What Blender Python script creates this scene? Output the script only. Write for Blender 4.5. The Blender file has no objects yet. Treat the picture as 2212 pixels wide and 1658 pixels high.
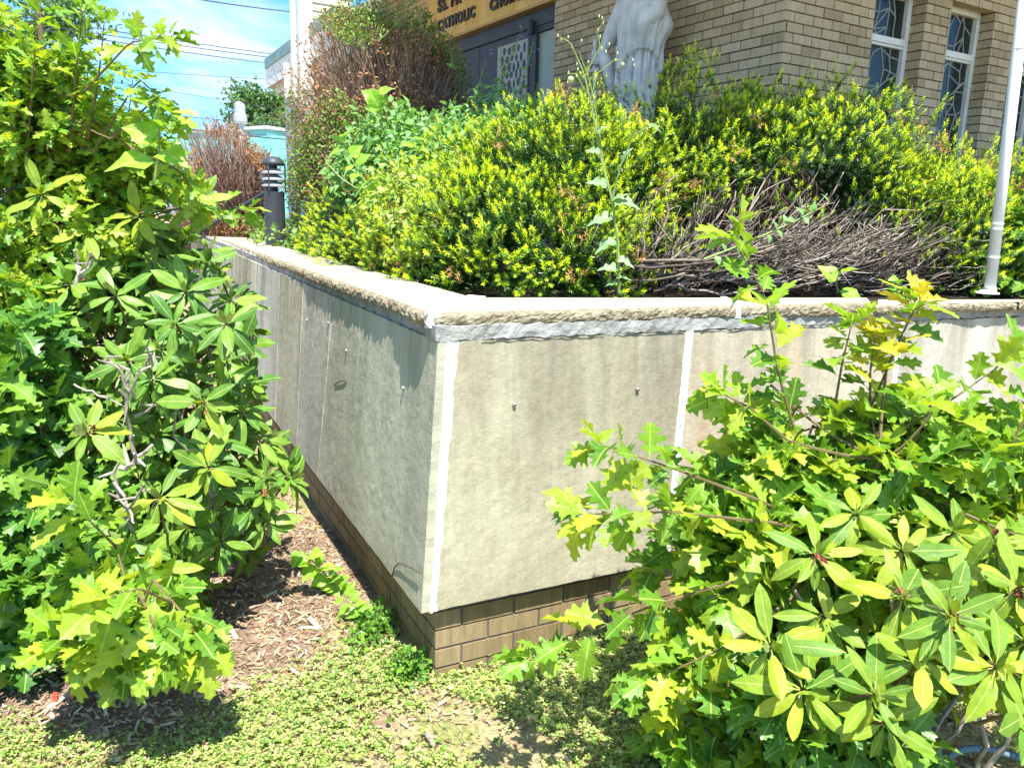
import bpy, math, numpy as np
from mathutils import Matrix, Vector, noise as mnoise
rng = np.random.default_rng(11)
sc = bpy.context.scene
C = sc.collection
PI = math.pi

# ---------------------------------------------------------------- camera
FL = 1663.4; CX, CY = 1106.0, 829.0; CAMZ = 1.55
PT = math.radians(11.9); RL = math.radians(1.52)
fw = np.array([0, math.cos(PT), -math.sin(PT)]); r0 = np.array([1., 0, 0]); u0 = np.cross(r0, fw)
RR = math.cos(RL) * r0 + math.sin(RL) * u0; UU = -math.sin(RL) * r0 + math.cos(RL) * u0
O = np.array([0, 0, CAMZ])
cam = bpy.data.cameras.new('camera'); co = bpy.data.objects.new('camera', cam); C.objects.link(co)
cam.sensor_width = 36; cam.lens = 36 * 1880 / 2500; cam.clip_end = 2000; cam.clip_start = 0.05
M = Matrix.Identity(4)
for i in range(3):
    M[i][0] = RR[i]; M[i][1] = UU[i]; M[i][2] = -fw[i]; M[i][3] = O[i]
co.matrix_world = M; sc.camera = co

def ray(x, y): return fw + RR * (x - CX) / FL + UU * (CY - y) / FL
def W(x, y, Y): d = ray(x, y); return O + d * Y / d[1]            # where a sight line meets depth Y
def G(x, y, z=0.): d = ray(x, y); return O + d * (z - CAMZ) / d[2]

# ---------------------------------------------------------------- light
ELEV = math.radians(66); AZ = math.atan2(.30, -.954)             # sun over the viewer's right shoulder
SUN_E, SKY_S, EXPO = 4.8, 0.11, 1.35
sdir = Vector((math.sin(AZ) * math.cos(ELEV), math.cos(AZ) * math.cos(ELEV), math.sin(ELEV)))
sl = bpy.data.lights.new('sun', 'SUN'); sl.energy = SUN_E; sl.angle = math.radians(.5); sl.color = (1, .965, .9)
so = bpy.data.objects.new('sun', sl); C.objects.link(so)
so.rotation_euler = sdir.to_track_quat('Z', 'Y').to_euler(); so.location = (0, 0, 30)
w = bpy.data.worlds.new('World'); sc.world = w; w.use_nodes = True
nt = w.node_tree; nt.nodes.clear()
def N(t, typ, **k):
    n = t.nodes.new(typ)
    for a, b in k.items(): setattr(n, a, b)
    return n
sky = N(nt, 'ShaderNodeTexSky', sky_type='NISHITA', sun_disc=False, sun_elevation=ELEV, sun_rotation=AZ)
sky.air_density = 1.0; sky.dust_density = .6; sky.ozone_density = 1.4
bg = N(nt, 'ShaderNodeBackground'); bg.inputs[1].default_value = SKY_S
ou = N(nt, 'ShaderNodeOutputWorld')
tc = N(nt, 'ShaderNodeTexCoord'); mp = N(nt, 'ShaderNodeMapping')
mp.inputs['Scale'].default_value = (1.3, 1.3, 4.5); mp.inputs['Rotation'].default_value = (0, .25, .3); mp.inputs['Location'].default_value = (.35, .2, .1)
cn = N(nt, 'ShaderNodeTexNoise'); cn.inputs['Scale'].default_value = 2.6; cn.inputs['Detail'].default_value = 9; cn.inputs['Roughness'].default_value = .58; cn.inputs['Distortion'].default_value = .5
cr = N(nt, 'ShaderNodeValToRGB'); cr.color_ramp.elements[0].position = .46; cr.color_ramp.elements[1].position = .70
mx = N(nt, 'ShaderNodeMix', data_type='RGBA'); mx.inputs[7].default_value = (4.6, 4.75, 4.9, 1)
tint = N(nt, 'ShaderNodeMix', data_type='RGBA', blend_type='MULTIPLY'); tint.inputs[0].default_value = 1; tint.inputs[7].default_value = (.42, .86, 1.22, 1)
L = nt.links.new
L(tc.outputs['Generated'], mp.inputs[0]); L(mp.outputs[0], cn.inputs[0]); L(cn.outputs[0], cr.inputs[0])
L(cr.outputs[0], mx.inputs[0]); L(sky.outputs[0], tint.inputs[6]); L(tint.outputs[2], mx.inputs[6]); L(mx.outputs[2], bg.inputs[0]); L(bg.outputs[0], ou.inputs[0])
sc.view_settings.view_transform = 'Standard'; sc.view_settings.look = 'None'
sc.view_settings.exposure = EXPO; sc.view_settings.gamma = 1; sc.view_settings.use_curve_mapping = False
sc.cycles.max_bounces = 6; sc.cycles.transparent_max_bounces = 6

# ---------------------------------------------------------------- materials
def mat(name, col, rough=.8, spec=.3, metal=0., noise=None, bump=None, ramp=None, island=None, stretch=(1, 1, 1), coord='Object', bstretch=None):
    """col base; noise=(scale, amount) value variation; bump=(scale, strength, distance)"""
    m = bpy.data.materials.new(name); m.use_nodes = True; t = m.node_tree; b = t.nodes['Principled BSDF']; bst = bstretch or (1, 1, 1)
    b.inputs['Roughness'].default_value = rough; b.inputs['Specular IOR Level'].default_value = spec; b.inputs['Metallic'].default_value = metal
    b.inputs['Base Color'].default_value = (*col, 1)
    tcn = N(t, 'ShaderNodeTexCoord'); mpn = N(t, 'ShaderNodeMapping'); mpn.inputs['Scale'].default_value = stretch
    t.links.new(tcn.outputs[coord], mpn.inputs[0])
    cur = None
    if ramp:
        nz = N(t, 'ShaderNodeTexNoise'); nz.inputs['Scale'].default_value = ramp[0]; nz.inputs['Detail'].default_value = 8; nz.inputs['Roughness'].default_value = .65
        t.links.new(mpn.outputs[0], nz.inputs[0])
        r = N(t, 'ShaderNodeValToRGB'); el = r.color_ramp.elements
        for i, (p, c) in enumerate(ramp[1]):
            e = el[i] if i < 2 else el.new(p)
            e.position = p; e.color = (*c, 1)
        t.links.new(nz.outputs[0], r.inputs[0]); cur = r.outputs[0]
    if island:
        g = N(t, 'ShaderNodeNewGeometry'); r = N(t, 'ShaderNodeValToRGB'); el = r.color_ramp.elements
        for i, c in enumerate(island):
            p = i / (len(island) - 1)
            e = el[i] if i < 2 else el.new(p)
            e.position = p; e.color = (*c, 1)
        t.links.new(g.outputs['Random Per Island'], r.inputs[0]); cur = r.outputs[0]
    if noise:
        nz = N(t, 'ShaderNodeTexNoise'); nz.inputs['Scale'].default_value = noise[0]; nz.inputs['Detail'].default_value = 6
        t.links.new(mpn.outputs[0], nz.inputs[0])
        mr = N(t, 'ShaderNodeMapRange'); mr.inputs[1].default_value = .3; mr.inputs[2].default_value = .7; mr.inputs[3].default_value = 1 - noise[1]; mr.inputs[4].default_value = 1 + noise[1]
        t.links.new(nz.outputs[0], mr.inputs[0])
        mm = N(t, 'ShaderNodeVectorMath', operation='SCALE')
        if cur: t.links.new(cur, mm.inputs[0])
        else: mm.inputs[0].default_value = col
        t.links.new(mr.outputs[0], mm.inputs['Scale']); cur = mm.outputs[0]
    if cur: t.links.new(cur, b.inputs['Base Color'])
    if bump:
        prev = None
        mpb = N(t, 'ShaderNodeMapping'); mpb.inputs['Scale'].default_value = bst if bstretch else stretch; t.links.new(tcn.outputs[coord], mpb.inputs[0])
        for k, (s, st, di) in enumerate(bump if isinstance(bump[0], tuple) else (bump,)):
            nz = N(t, 'ShaderNodeTexNoise'); nz.inputs['Scale'].default_value = s; nz.inputs['Detail'].default_value = 7; nz.inputs['Roughness'].default_value = .6
            t.links.new(mpb.outputs[0], nz.inputs[0])
            bn = N(t, 'ShaderNodeBump'); bn.inputs['Strength'].default_value = st; bn.inputs['Distance'].default_value = di
            t.links.new(nz.outputs[0], bn.inputs['Height'])
            if prev: t.links.new(prev, bn.inputs['Normal'])
            prev = bn.outputs[0]
        t.links.new(prev, b.inputs['Normal'])
    return m

def leafmat(name, cols, rib=None, transl=.35, rough=.42, spec=.45, tipramp=None, back=None, ribw=.045):
    """cols: per-leaf colours; rib: colour of the midrib (uv.x = 0); tipramp: colours along uv.y"""
    m = bpy.data.materials.new(name); m.use_nodes = True; t = m.node_tree; b = t.nodes['Principled BSDF']; out = t.nodes['Material Output']
    g = N(t, 'ShaderNodeNewGeometry'); r = N(t, 'ShaderNodeValToRGB'); el = r.color_ramp.elements
    for i, c in enumerate(cols):
        e = el[i] if i < 2 else el.new(.5)
        e.position = i / (len(cols) - 1); e.color = (*c, 1)
    t.links.new(g.outputs['Random Per Island'], r.inputs[0]); cur = r.outputs[0]
    uv = N(t, 'ShaderNodeUVMap'); sp = N(t, 'ShaderNodeSeparateXYZ'); t.links.new(uv.outputs[0], sp.inputs[0])
    if tipramp:
        r2 = N(t, 'ShaderNodeValToRGB'); el = r2.color_ramp.elements
        for i, (p, c) in enumerate(tipramp):
            e = el[i] if i < 2 else el.new(p)
            e.position = p; e.color = (*c, 1)
        t.links.new(sp.outputs[1], r2.inputs[0])
        mm = N(t, 'ShaderNodeMix', data_type='RGBA', blend_type='MULTIPLY'); mm.inputs[0].default_value = 1
        t.links.new(cur, mm.inputs[6]); t.links.new(r2.outputs[0], mm.inputs[7]); cur = mm.outputs[2]
    if rib:
        ab = N(t, 'ShaderNodeMath', operation='ABSOLUTE'); t.links.new(sp.outputs[0], ab.inputs[0])
        # side veins: thin pale lines slanting forward from the midrib
        s1 = N(t, 'ShaderNodeMath', operation='MULTIPLY_ADD'); s1.inputs[1].default_value = -.28; t.links.new(ab.outputs[0], s1.inputs[0]); t.links.new(sp.outputs[1], s1.inputs[2])
        s2 = N(t, 'ShaderNodeMath', operation='MULTIPLY'); s2.inputs[1].default_value = 8; t.links.new(s1.outputs[0], s2.inputs[0])
        s3 = N(t, 'ShaderNodeMath', operation='FRACT'); t.links.new(s2.outputs[0], s3.inputs[0])
        s4 = N(t, 'ShaderNodeMath', operation='LESS_THAN'); s4.inputs[1].default_value = .09; t.links.new(s3.outputs[0], s4.inputs[0])
        s5 = N(t, 'ShaderNodeMath', operation='MULTIPLY'); s5.inputs[1].default_value = .35; t.links.new(s4.outputs[0], s5.inputs[0])
        lt = N(t, 'ShaderNodeMath', operation='LESS_THAN'); lt.inputs[1].default_value = ribw; t.links.new(ab.outputs[0], lt.inputs[0])
        mxm = N(t, 'ShaderNodeMath', operation='MAXIMUM'); t.links.new(lt.outputs[0], mxm.inputs[0]); t.links.new(s5.outputs[0], mxm.inputs[1])
        mm = N(t, 'ShaderNodeMix', data_type='RGBA'); mm.inputs[7].default_value = (*rib, 1)
        t.links.new(mxm.outputs[0], mm.inputs[0]); t.links.new(cur, mm.inputs[6]); cur = mm.outputs[2]
    if back:
        mm = N(t, 'ShaderNodeMix', data_type='RGBA'); mm.inputs[7].default_value = (*back, 1)
        t.links.new(g.outputs['Backfacing'], mm.inputs[0]); t.links.new(cur, mm.inputs[6]); cur = mm.outputs[2]
    nz = N(t, 'ShaderNodeTexNoise'); nz.inputs['Scale'].default_value = 35; nz.inputs['Detail'].default_value = 4
    tcn = N(t, 'ShaderNodeTexCoord'); t.links.new(tcn.outputs['Object'], nz.inputs[0])
    mr = N(t, 'ShaderNodeMapRange'); mr.inputs[1].default_value = .3; mr.inputs[2].default_value = .7; mr.inputs[3].default_value = .82; mr.inputs[4].default_value = 1.16
    t.links.new(nz.outputs[0], mr.inputs[0])
    sc_ = N(t, 'ShaderNodeVectorMath', operation='SCALE'); t.links.new(cur, sc_.inputs[0]); t.links.new(mr.outputs[0], sc_.inputs['Scale']); cur = sc_.outputs[0]
    t.links.new(cur, b.inputs['Base Color'])
    bn = N(t, 'ShaderNodeBump'); bn.inputs['Strength'].default_value = .35; bn.inputs['Distance'].default_value = .004
    n2 = N(t, 'ShaderNodeTexNoise'); n2.inputs['Scale'].default_value = 70; t.links.new(tcn.outputs['Object'], n2.inputs[0]); t.links.new(n2.outputs[0], bn.inputs['Height']); t.links.new(bn.outputs[0], b.inputs['Normal'])
    b.inputs['Roughness'].default_value = rough; b.inputs['Specular IOR Level'].default_value = spec
    tr = N(t, 'ShaderNodeBsdfTranslucent'); tm = N(t, 'ShaderNodeVectorMath', operation='MULTIPLY'); tm.inputs[1].default_value = (1.25, 1.15, .5)
    t.links.new(cur, tm.inputs[0]); t.links.new(tm.outputs[0], tr.inputs[0])
    ms = N(t, 'ShaderNodeMixShader'); ms.inputs[0].default_value = transl
    t.links.new(b.outputs[0], ms.inputs[1]); t.links.new(tr.outputs[0], ms.inputs[2]); t.links.new(ms.outputs[0], out.inputs[0])
    return m

# ---------------------------------------------------------------- mesh builder
class MB:
    def __init__(s): s.v = []; s.f = {3: [], 4: []}; s.uv = []; s.mi = {3: [], 4: []}; s.n = 0
    def add(s, v, f, uv=None, mi=0):
        v = np.asarray(v, float).reshape(-1, 3); f = np.asarray(f, int); k = f.shape[1]
        s.v.append(v); s.f[k].append(f + s.n); s.mi[k].append(np.full(len(f), mi))
        s.uv.append(np.zeros((len(v), 2)) if uv is None else np.asarray(uv, float).reshape(-1, 2)); s.n += len(v)
    def build(s, name, mats, parent=None, smooth=False, loc=None):
        me = bpy.data.meshes.new(name); v = np.concatenate(s.v)
        if loc is not None: v = v - np.asarray(loc)
        uvv = np.concatenate(s.uv); fs = []; starts = []; tot = 0; mi = []; cnt = []
        for k in (3, 4):
            if s.f[k]:
                a = np.concatenate(s.f[k]); fs.append(a.ravel()); starts.append(tot + np.arange(len(a)) * k); tot += a.size; mi.append(np.concatenate(s.mi[k])); cnt.append(np.full(len(a), k))
        li = np.concatenate(fs); st = np.concatenate(starts)
        me.vertices.add(len(v)); me.vertices.foreach_set('co', v.ravel().astype(np.float32))
        me.loops.add(len(li)); me.loops.foreach_set('vertex_index', li.astype(np.int32))
        me.polygons.add(len(st)); me.polygons.foreach_set('loop_start', st.astype(np.int32)); me.polygons.foreach_set('loop_total', np.concatenate(cnt).astype(np.int32))
        me.polygons.foreach_set('material_index', np.concatenate(mi).astype(np.int32))
        me.polygons.foreach_set('use_smooth', np.full(len(st), smooth))
        ul = me.uv_layers.new(name='UVMap'); ul.data.foreach_set('uv', uvv[li].ravel().astype(np.float32))
        me.update(calc_edges=True); me.validate()
        for m in (mats if isinstance(mats, (list, tuple)) else [mats]): me.materials.append(m)
        o = bpy.data.objects.new(name, me); C.objects.link(o)
        if parent: o.parent = parent
        if loc is not None: o.location = loc
        return o

def thing(name, label, cat, group=None, loc=(0, 0, 0)):
    o = bpy.data.objects.new(name, None); C.objects.link(o); o.location = loc; o.empty_display_size = .1
    o['label'] = label; o['category'] = cat
    if group: o['group'] = group
    return o
def tag(o, label=None, cat=None, group=None, kind=None):
    if label: o['label'] = label
    if cat: o['category'] = cat
    if group: o['group'] = group
    if kind: o['kind'] = kind
    return o

BOXF = [(0, 3, 2, 1), (4, 5, 6, 7), (0, 1, 5, 4), (1, 2, 6, 5), (2, 3, 7, 6), (3, 0, 4, 7)]
def hexa(mb, p, mi=0):  # p: 8 points bottom ring then top ring
    mb.add(p, BOXF, mi=mi)
def box(mb, o, ax, ay, az, mi=0):
    o = np.asarray(o, float); ax = np.asarray(ax, float); ay = np.asarray(ay, float); az = np.asarray(az, float)
    hexa(mb, [o, o + ax, o + ax + ay, o + ay, o + az, o + ax + az, o + ax + ay + az, o + ay + az], mi)
def tube(mb, path, rad, sides=5, mi=0, cap=True):
    path = np.asarray(path, float); n = len(path); rad = np.broadcast_to(np.asarray(rad, float), (n,))
    d = np.gradient(path, axis=0); d /= np.linalg.norm(d, axis=1)[:, None] + 1e-9
    ref = np.array([0, 0, 1.]) if abs(d[:, 2]).mean() < .85 else np.array([1., 0, 0])
    a = np.cross(d, ref); a /= np.linalg.norm(a, axis=1)[:, None] + 1e-9; b = np.cross(d, a)
    th = np.arange(sides) * 2 * PI / sides
    v = path[:, None] + rad[:, None, None] * (a[:, None] * np.cos(th)[None, :, None] + b[:, None] * np.sin(th)[None, :, None])
    i = np.arange(n - 1)[:, None] * sides; j = np.arange(sides)[None]; k = (j + 1) % sides
    f = np.stack([i + j, i + k, i + sides + k, i + sides + j], -1).reshape(-1, 4)
    v = v.reshape(-1, 3)
    uv = np.stack([np.tile(np.arange(sides) / sides, n), np.repeat(np.linspace(0, 1, n), sides)], 1)
    if cap:
        v = np.concatenate([v, path[:1], path[-1:]]); uv = np.concatenate([uv, [[0, 0], [0, 1]]])
        mb.add(v, f, uv, mi); c0 = mb.n - 2; off = mb.n - len(v)
        t = [(c0 - off, kk, jj) for jj, kk in zip(range(sides), list(range(1, sides)) + [0])]
        t += [(c0 + 1 - off, (n - 1) * sides + jj, (n - 1) * sides + kk) for jj, kk in zip(range(sides), list(range(1, sides)) + [0])]
        mb.f[3].append(np.array(t) + off); mb.mi[3].append(np.full(len(t), mi))
    else: mb.add(v, f, uv, mi)
def bez(p0, p1, p2, n=6):
    t = np.linspace(0, 1, n)[:, None]; return (1 - t)**2 * np.asarray(p0) + 2 * t * (1 - t) * np.asarray(p1) + t * t * np.asarray(p2)
def lathe(mb, c, prof, n=24, mi=0):
    th = np.arange(n) * 2 * PI / n; c = np.asarray(c, float)
    v = np.array([[c[0] + r * math.cos(a), c[1] + r * math.sin(a), c[2] + z] for r, z in prof for a in th])
    f = [(i * n + j, i * n + (j + 1) % n, (i + 1) * n + (j + 1) % n, (i + 1) * n + j) for i in range(len(prof) - 1) for j in range(n)]
    mb.add(v, f, mi=mi)
def unit(v): v = np.asarray(v, float); return v / (np.linalg.norm(v, axis=-1, keepdims=True) + 1e-9)

# leaf templates: (verts (x along, y across), faces, uv)
def leaf_template(outline):
    xs = [o[0] for o in outline]; n = len(outline); L_ = []; mx_ = max(abs(o[1]) for o in outline)
    v = []; uv = []
    for x, y in outline:   # midrib points run forward evenly under the outline points
        v.append((max(0, min(1, x - .35 * y)), 0)); uv.append((0, x))
    for s in (1, -1):
        for x, y in outline: v.append((x, s * y)); uv.append((s * y / mx_, x))
    f = []
    for i in range(n - 1):
        f.append((i, i + 1, n + i + 1, n + i)); f.append((i + 1, i, 2 * n + i, 2 * n + i + 1))
    return np.array(v, float), np.array(f), np.array(uv, float)
OAK = leaf_template([(0, .008), (.13, .012), (.2, .07), (.28, .17), (.27, .27), (.34, .25), (.39, .14), (.45, .135), (.53, .27), (.52, .38), (.57, .34), (.64, .38), (.65, .27), (.64, .16), (.70, .15), (.77, .23), (.80, .29), (.84, .2), (.86, .12), (.92, .12), (.94, .15), (.96, .07), (1, .0)])
OAK2 = leaf_template([(0, .008), (.12, .012), (.2, .08), (.3, .15), (.33, .26), (.38, .18), (.42, .14), (.48, .17), (.58, .30), (.62, .4), (.66, .26), (.7, .3), (.7, .18), (.74, .15), (.84, .22), (.89, .24), (.9, .1), (.94, .08), (.97, .1), (1, .0)])
RHO = leaf_template([(0, .012), (.1, .016), (.18, .075), (.32, .135), (.5, .168), (.68, .165), (.82, .125), (.93, .06), (1, 0)])
OVA = leaf_template([(0, .01), (.12, .02), (.2, .2), (.35, .3), (.55, .27), (.8, .12), (1, 0)])
HEART = leaf_template([(0, .01), (.2, .01), (.14, .22), (.25, .4), (.45, .43), (.62, .36), (.7, .24), (.85, .13), (1, 0)])
SMALL = leaf_template([(0, .02), (.3, .22), (.65, .24), (1, 0)])
LOBED = leaf_template([(0, .01), (.15, .02), (.16, .2), (.1, .36), (.3, .42), (.4, .2), (.5, .22), (.52, .42), (.66, .3), (.72, .14), (.86, .12), (1, 0)])
def leaves(mb, tpl, pos, d, nrm, size, bend=.25, fold=.25, wid=1., mi=0, uvy=None):
    V, F_, UVt = tpl; pos = np.asarray(pos, float); m = len(pos)
    if m == 0: return
    d = unit(d); nrm = np.asarray(nrm, float); nrm = unit(nrm - (nrm * d).sum(1)[:, None] * d); y = np.cross(nrm, d)
    size = np.broadcast_to(np.asarray(size, float), (m,)); bend = np.broadcast_to(np.asarray(bend, float), (m,)); fold = np.broadcast_to(np.asarray(fold, float), (m,)); wid = np.broadcast_to(np.asarray(wid, float), (m,))
    X = V[:, 0][None] * np.ones((m, 1)); Yv = V[:, 1][None] * wid[:, None]
    Z = np.abs(Yv) * fold[:, None] - bend[:, None] * X**2 + .05 * np.sin(X * 9 + rng.uniform(0, 6, (m, 1))) * np.abs(Yv) * 3
    P = pos[:, None] + size[:, None, None] * (X[..., None] * d[:, None] + Yv[..., None] * y[:, None] + Z[..., None] * nrm[:, None])
    nv = len(V); f = (F_[None] + (np.arange(m) * nv)[:, None, None]).reshape(-1, 4)
    uv = np.tile(UVt, (m, 1))
    if uvy is not None: uv[:, 1] = np.repeat(uvy, nv)
    mb.add(P.reshape(-1, 3), f, uv, mi)
def rand_dir(n): v = rng.normal(size=(n, 3)); return unit(v)

# ================================================================ MATERIALS
STONE_B = ((150, .28, .004), (48, .30, .006), (11, .30, .018), (3.5, .25, .03))
def stone(name, a, b, c, sc_=2.2):
    return mat(name, a, rough=.9, spec=.2, ramp=(sc_, [(.36, c), (.5, a), (.62, b)]), noise=(60, .07), bump=STONE_B, stretch=(1, 1, .28), bstretch=(1, 1, 1))
def weather(m, top=1.18, amt=.62):
    t = m.node_tree; b = t.nodes['Principled BSDF']; lk = b.inputs['Base Color'].links[0]; src = lk.from_socket
    tcn = N(t, 'ShaderNodeTexCoord'); mpn = N(t, 'ShaderNodeMapping'); mpn.inputs['Scale'].default_value = (7, 7, .55); t.links.new(tcn.outputs['Object'], mpn.inputs[0])
    nz = N(t, 'ShaderNodeTexNoise'); nz.inputs['Scale'].default_value = 1.5; nz.inputs['Detail'].default_value = 5; nz.inputs['Distortion'].default_value = .6; t.links.new(mpn.outputs[0], nz.inputs[0])
    r = N(t, 'ShaderNodeValToRGB'); r.color_ramp.elements[0].position = .46; r.color_ramp.elements[1].position = .68; t.links.new(nz.outputs[0], r.inputs[0])
    sp = N(t, 'ShaderNodeSeparateXYZ'); t.links.new(tcn.outputs['Object'], sp.inputs[0])
    mr = N(t, 'ShaderNodeMapRange'); mr.inputs[1].default_value = .45; mr.inputs[2].default_value = top; t.links.new(sp.outputs[2], mr.inputs[0])
    mu = N(t, 'ShaderNodeMath', operation='MULTIPLY'); t.links.new(r.outputs[0], mu.inputs[0]); t.links.new(mr.outputs[0], mu.inputs[1])
    m2 = N(t, 'ShaderNodeMath', operation='MULTIPLY'); m2.inputs[1].default_value = amt; t.links.new(mu.outputs[0], m2.inputs[0])
    mx = N(t, 'ShaderNodeMix', data_type='RGBA'); mx.inputs[7].default_value = (.17, .145, .11, 1); t.links.new(m2.outputs[0], mx.inputs[0]); t.links.new(src, mx.inputs[6])
    # pale mineral blooms and small dark pits
    n3 = N(t, 'ShaderNodeTexNoise'); n3.inputs['Scale'].default_value = 9; n3.inputs['Detail'].default_value = 8; n3.inputs['Roughness'].default_value = .75; t.links.new(tcn.outputs['Object'], n3.inputs[0])
    r3 = N(t, 'ShaderNodeValToRGB'); r3.color_ramp.elements[0].position = .62; r3.color_ramp.elements[1].position = .78; t.links.new(n3.outputs[0], r3.inputs[0])
    m3 = N(t, 'ShaderNodeMath', operation='MULTIPLY'); m3.inputs[1].default_value = .5; t.links.new(r3.outputs[0], m3.inputs[0])
    x3 = N(t, 'ShaderNodeMix', data_type='RGBA'); x3.inputs[7].default_value = (.58, .56, .46, 1); t.links.new(m3.outputs[0], x3.inputs[0]); t.links.new(mx.outputs[2], x3.inputs[6])
    # soil splash along the foot
    ms = N(t, 'ShaderNodeMapRange'); ms.inputs[1].default_value = .42; ms.inputs[2].default_value = .27; ms.inputs[4].default_value = .35; t.links.new(sp.outputs[2], ms.inputs[0])
    m4 = N(t, 'ShaderNodeMath', operation='MULTIPLY'); t.links.new(ms.outputs[0], m4.inputs[0]); t.links.new(n3.outputs[0], m4.inputs[1])
    x4 = N(t, 'ShaderNodeMix', data_type='RGBA'); x4.inputs[7].default_value = (.26, .19, .11, 1); t.links.new(m4.outputs[0], x4.inputs[0]); t.links.new(x3.outputs[2], x4.inputs[6])
    t.links.new(x4.outputs[2], b.inputs['Base Color']); return m
m_stone = [stone('bluestone_tan', (.375, .345, .235), (.45, .42, .30), (.27, .235, .155)),
           stone('bluestone_olive', (.42, .405, .30), (.48, .465, .35), (.34, .32, .23)),
           stone('bluestone_rust', (.41, .355, .255), (.44, .41, .31), (.42, .30, .18), 1.6),
           stone('bluestone_grey', (.40, .375, .30), (.47, .45, .36), (.30, .275, .21))]
m_copf = mat('coping_rough_face', (.33, .27, .17), rough=.95, spec=.1, ramp=(26, [(.32, (.15, .12, .075)), (.5, (.28, .24, .16)), (.66, (.38, .34, .24))]), bump=((80, .9, .010), (30, .8, .02)))
for _m in m_stone: weather(_m)
m_cop = mat('coping_stone', (.5, .46, .34), rough=.92, spec=.15, ramp=(3.0, [(.3, (.28, .25, .18)), (.5, (.36, .33, .245)), (.72, (.41, .38, .29))]), noise=(90, .08), bump=((160, .4, .004), (12, .2, .01)))
m_mortb = mat('pale_mortar_bed', (.56, .56, .545), rough=.95, spec=.1, ramp=(12, [(.3, (.17, .16, .14)), (.48, (.30, .295, .27)), (.7, (.42, .41, .385))]), bump=((40, .8, .01),))
m_mort = mat('white_mortar', (.72, .72, .72), rough=.95, spec=.1, ramp=(20, [(.30, (.42, .40, .36)), (.42, (.66, .66, .64)), (.6, (.75, .75, .74))]), bump=((50, .8, .008),))
m_mortg = mat('grey_mortar', (.13, .115, .095), rough=.95, spec=.1, noise=(30, .15), bump=((90, .5, .004),))
BR = [(.24, .17, .085), (.29, .21, .115), (.26, .19, .095), (.20, .14, .065), (.31, .235, .13)]
m_brick = mat('tan_wirecut_brick', BR[0], rough=.95, spec=.1, island=BR, noise=(45, .22), bump=((75, .9, .006),), stretch=(1, 1, .14))
BR2 = [(.44, .35, .225), (.52, .42, .28), (.49, .385, .25), (.37, .285, .175), (.57, .47, .32)]
m_brick2 = mat('tan_facade_brick', BR2[0], rough=.95, spec=.1, island=BR2, noise=(40, .12), bump=((60, .7, .006),), stretch=(1, 1, .2))
m_mortd = mat('brown_mortar', (.10, .065, .05), rough=.95, noise=(30, .2))
m_crack = mat('crack', (.05, .045, .04), rough=1)
m_screw = mat('zinc_screw', (.45, .45, .45), rough=.45, metal=.8)
m_soil = mat('soil', (.12, .07, .045), rough=.97, spec=.1, ramp=(9, [(.3, (.12, .075, .05)), (.5, (.25, .175, .12)), (.7, (.40, .31, .21))]), noise=(80, .3), bump=((60, .8, .02), (14, .6, .04)))
m_lawn = mat('lawn_ground', (.2, .17, .08), rough=.97, spec=.1, ramp=(3.2, [(.38, (.27, .17, .11)), (.52, (.34, .27, .15)), (.64, (.22, .22, .08))]), noise=(60, .35), bump=((70, .8, .02),))
m_bed = mat('planter_soil', (.03, .02, .014), rough=1, noise=(20, .4), bump=((30, .8, .03),))
m_bark = mat('grey_bark', (.34, .29, .24), rough=.9, noise=(30, .3), bump=((90, .6, .003),), stretch=(1, 1, .3))
m_barkd = mat('brown_twig', (.115, .065, .045), rough=.9, noise=(25, .4))
m_twig = mat('bare_yew_twig', (.3, .22, .17), rough=.85, island=[(.045, .032, .025), (.10, .075, .058), (.19, .15, .115), (.36, .31, .25)], noise=(30, .25), bump=((120, .5, .002),))
m_stem = mat('young_stem', (.15, .11, .05), rough=.6, noise=(20, .2))
m_gstem = mat('green_stem', (.20, .28, .08), rough=.6, noise=(20, .2))
m_white = mat('white_paint', (.8, .81, .78), rough=.5, spec=.35, ramp=(16, [(.27, (.52, .46, .36)), (.36, (.74, .74, .69)), (.6, (.80, .81, .78))]))
m_black = mat('dark_grey_metal', (.055, .06, .07), rough=.5, metal=.2, noise=(10, .15))
m_statue = mat('white_statue_stone', (.62, .63, .62), rough=.8, noise=(9, .16), bump=((60, .15, .003),))
m_door = mat('slate_blue_door', (.06, .068, .09), rough=.55, noise=(5, .1))
m_lite = mat('pale_green_panel', (.30, .34, .27), rough=.3, spec=.5, noise=(2, .08))
m_glass = mat('leaded_dark_glass', (.02, .032, .03), rough=.15, spec=.35, noise=(1.3, .6), bump=((25, .15, .004),))
m_lead = mat('lead_came', (.36, .38, .36), rough=.55, noise=(20, .1))
m_sign = mat('ochre_sign', (.66, .42, .13), rough=.7, ramp=(5, [(.3, (.52, .32, .09)), (.5, (.68, .44, .15)), (.7, (.76, .55, .25))]), stretch=(1, 1, .25))
m_letter = mat('dark_letter', (.07, .055, .05), rough=.5)
m_side = mat('beige_siding', (.56, .49, .34), rough=.8, noise=(6, .08))
m_teal = mat('turquoise_wall', (.22, .62, .62), rough=.8, noise=(.5, .05))
m_copper = mat('weathered_edge', (.20, .34, .33), rough=.6, noise=(4, .15))
m_hose = mat('blue_grey_hose', (.16, .22, .25), rough=.45, spec=.5)
m_cable = mat('cable', (.05, .055, .07), rough=.6)

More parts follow.
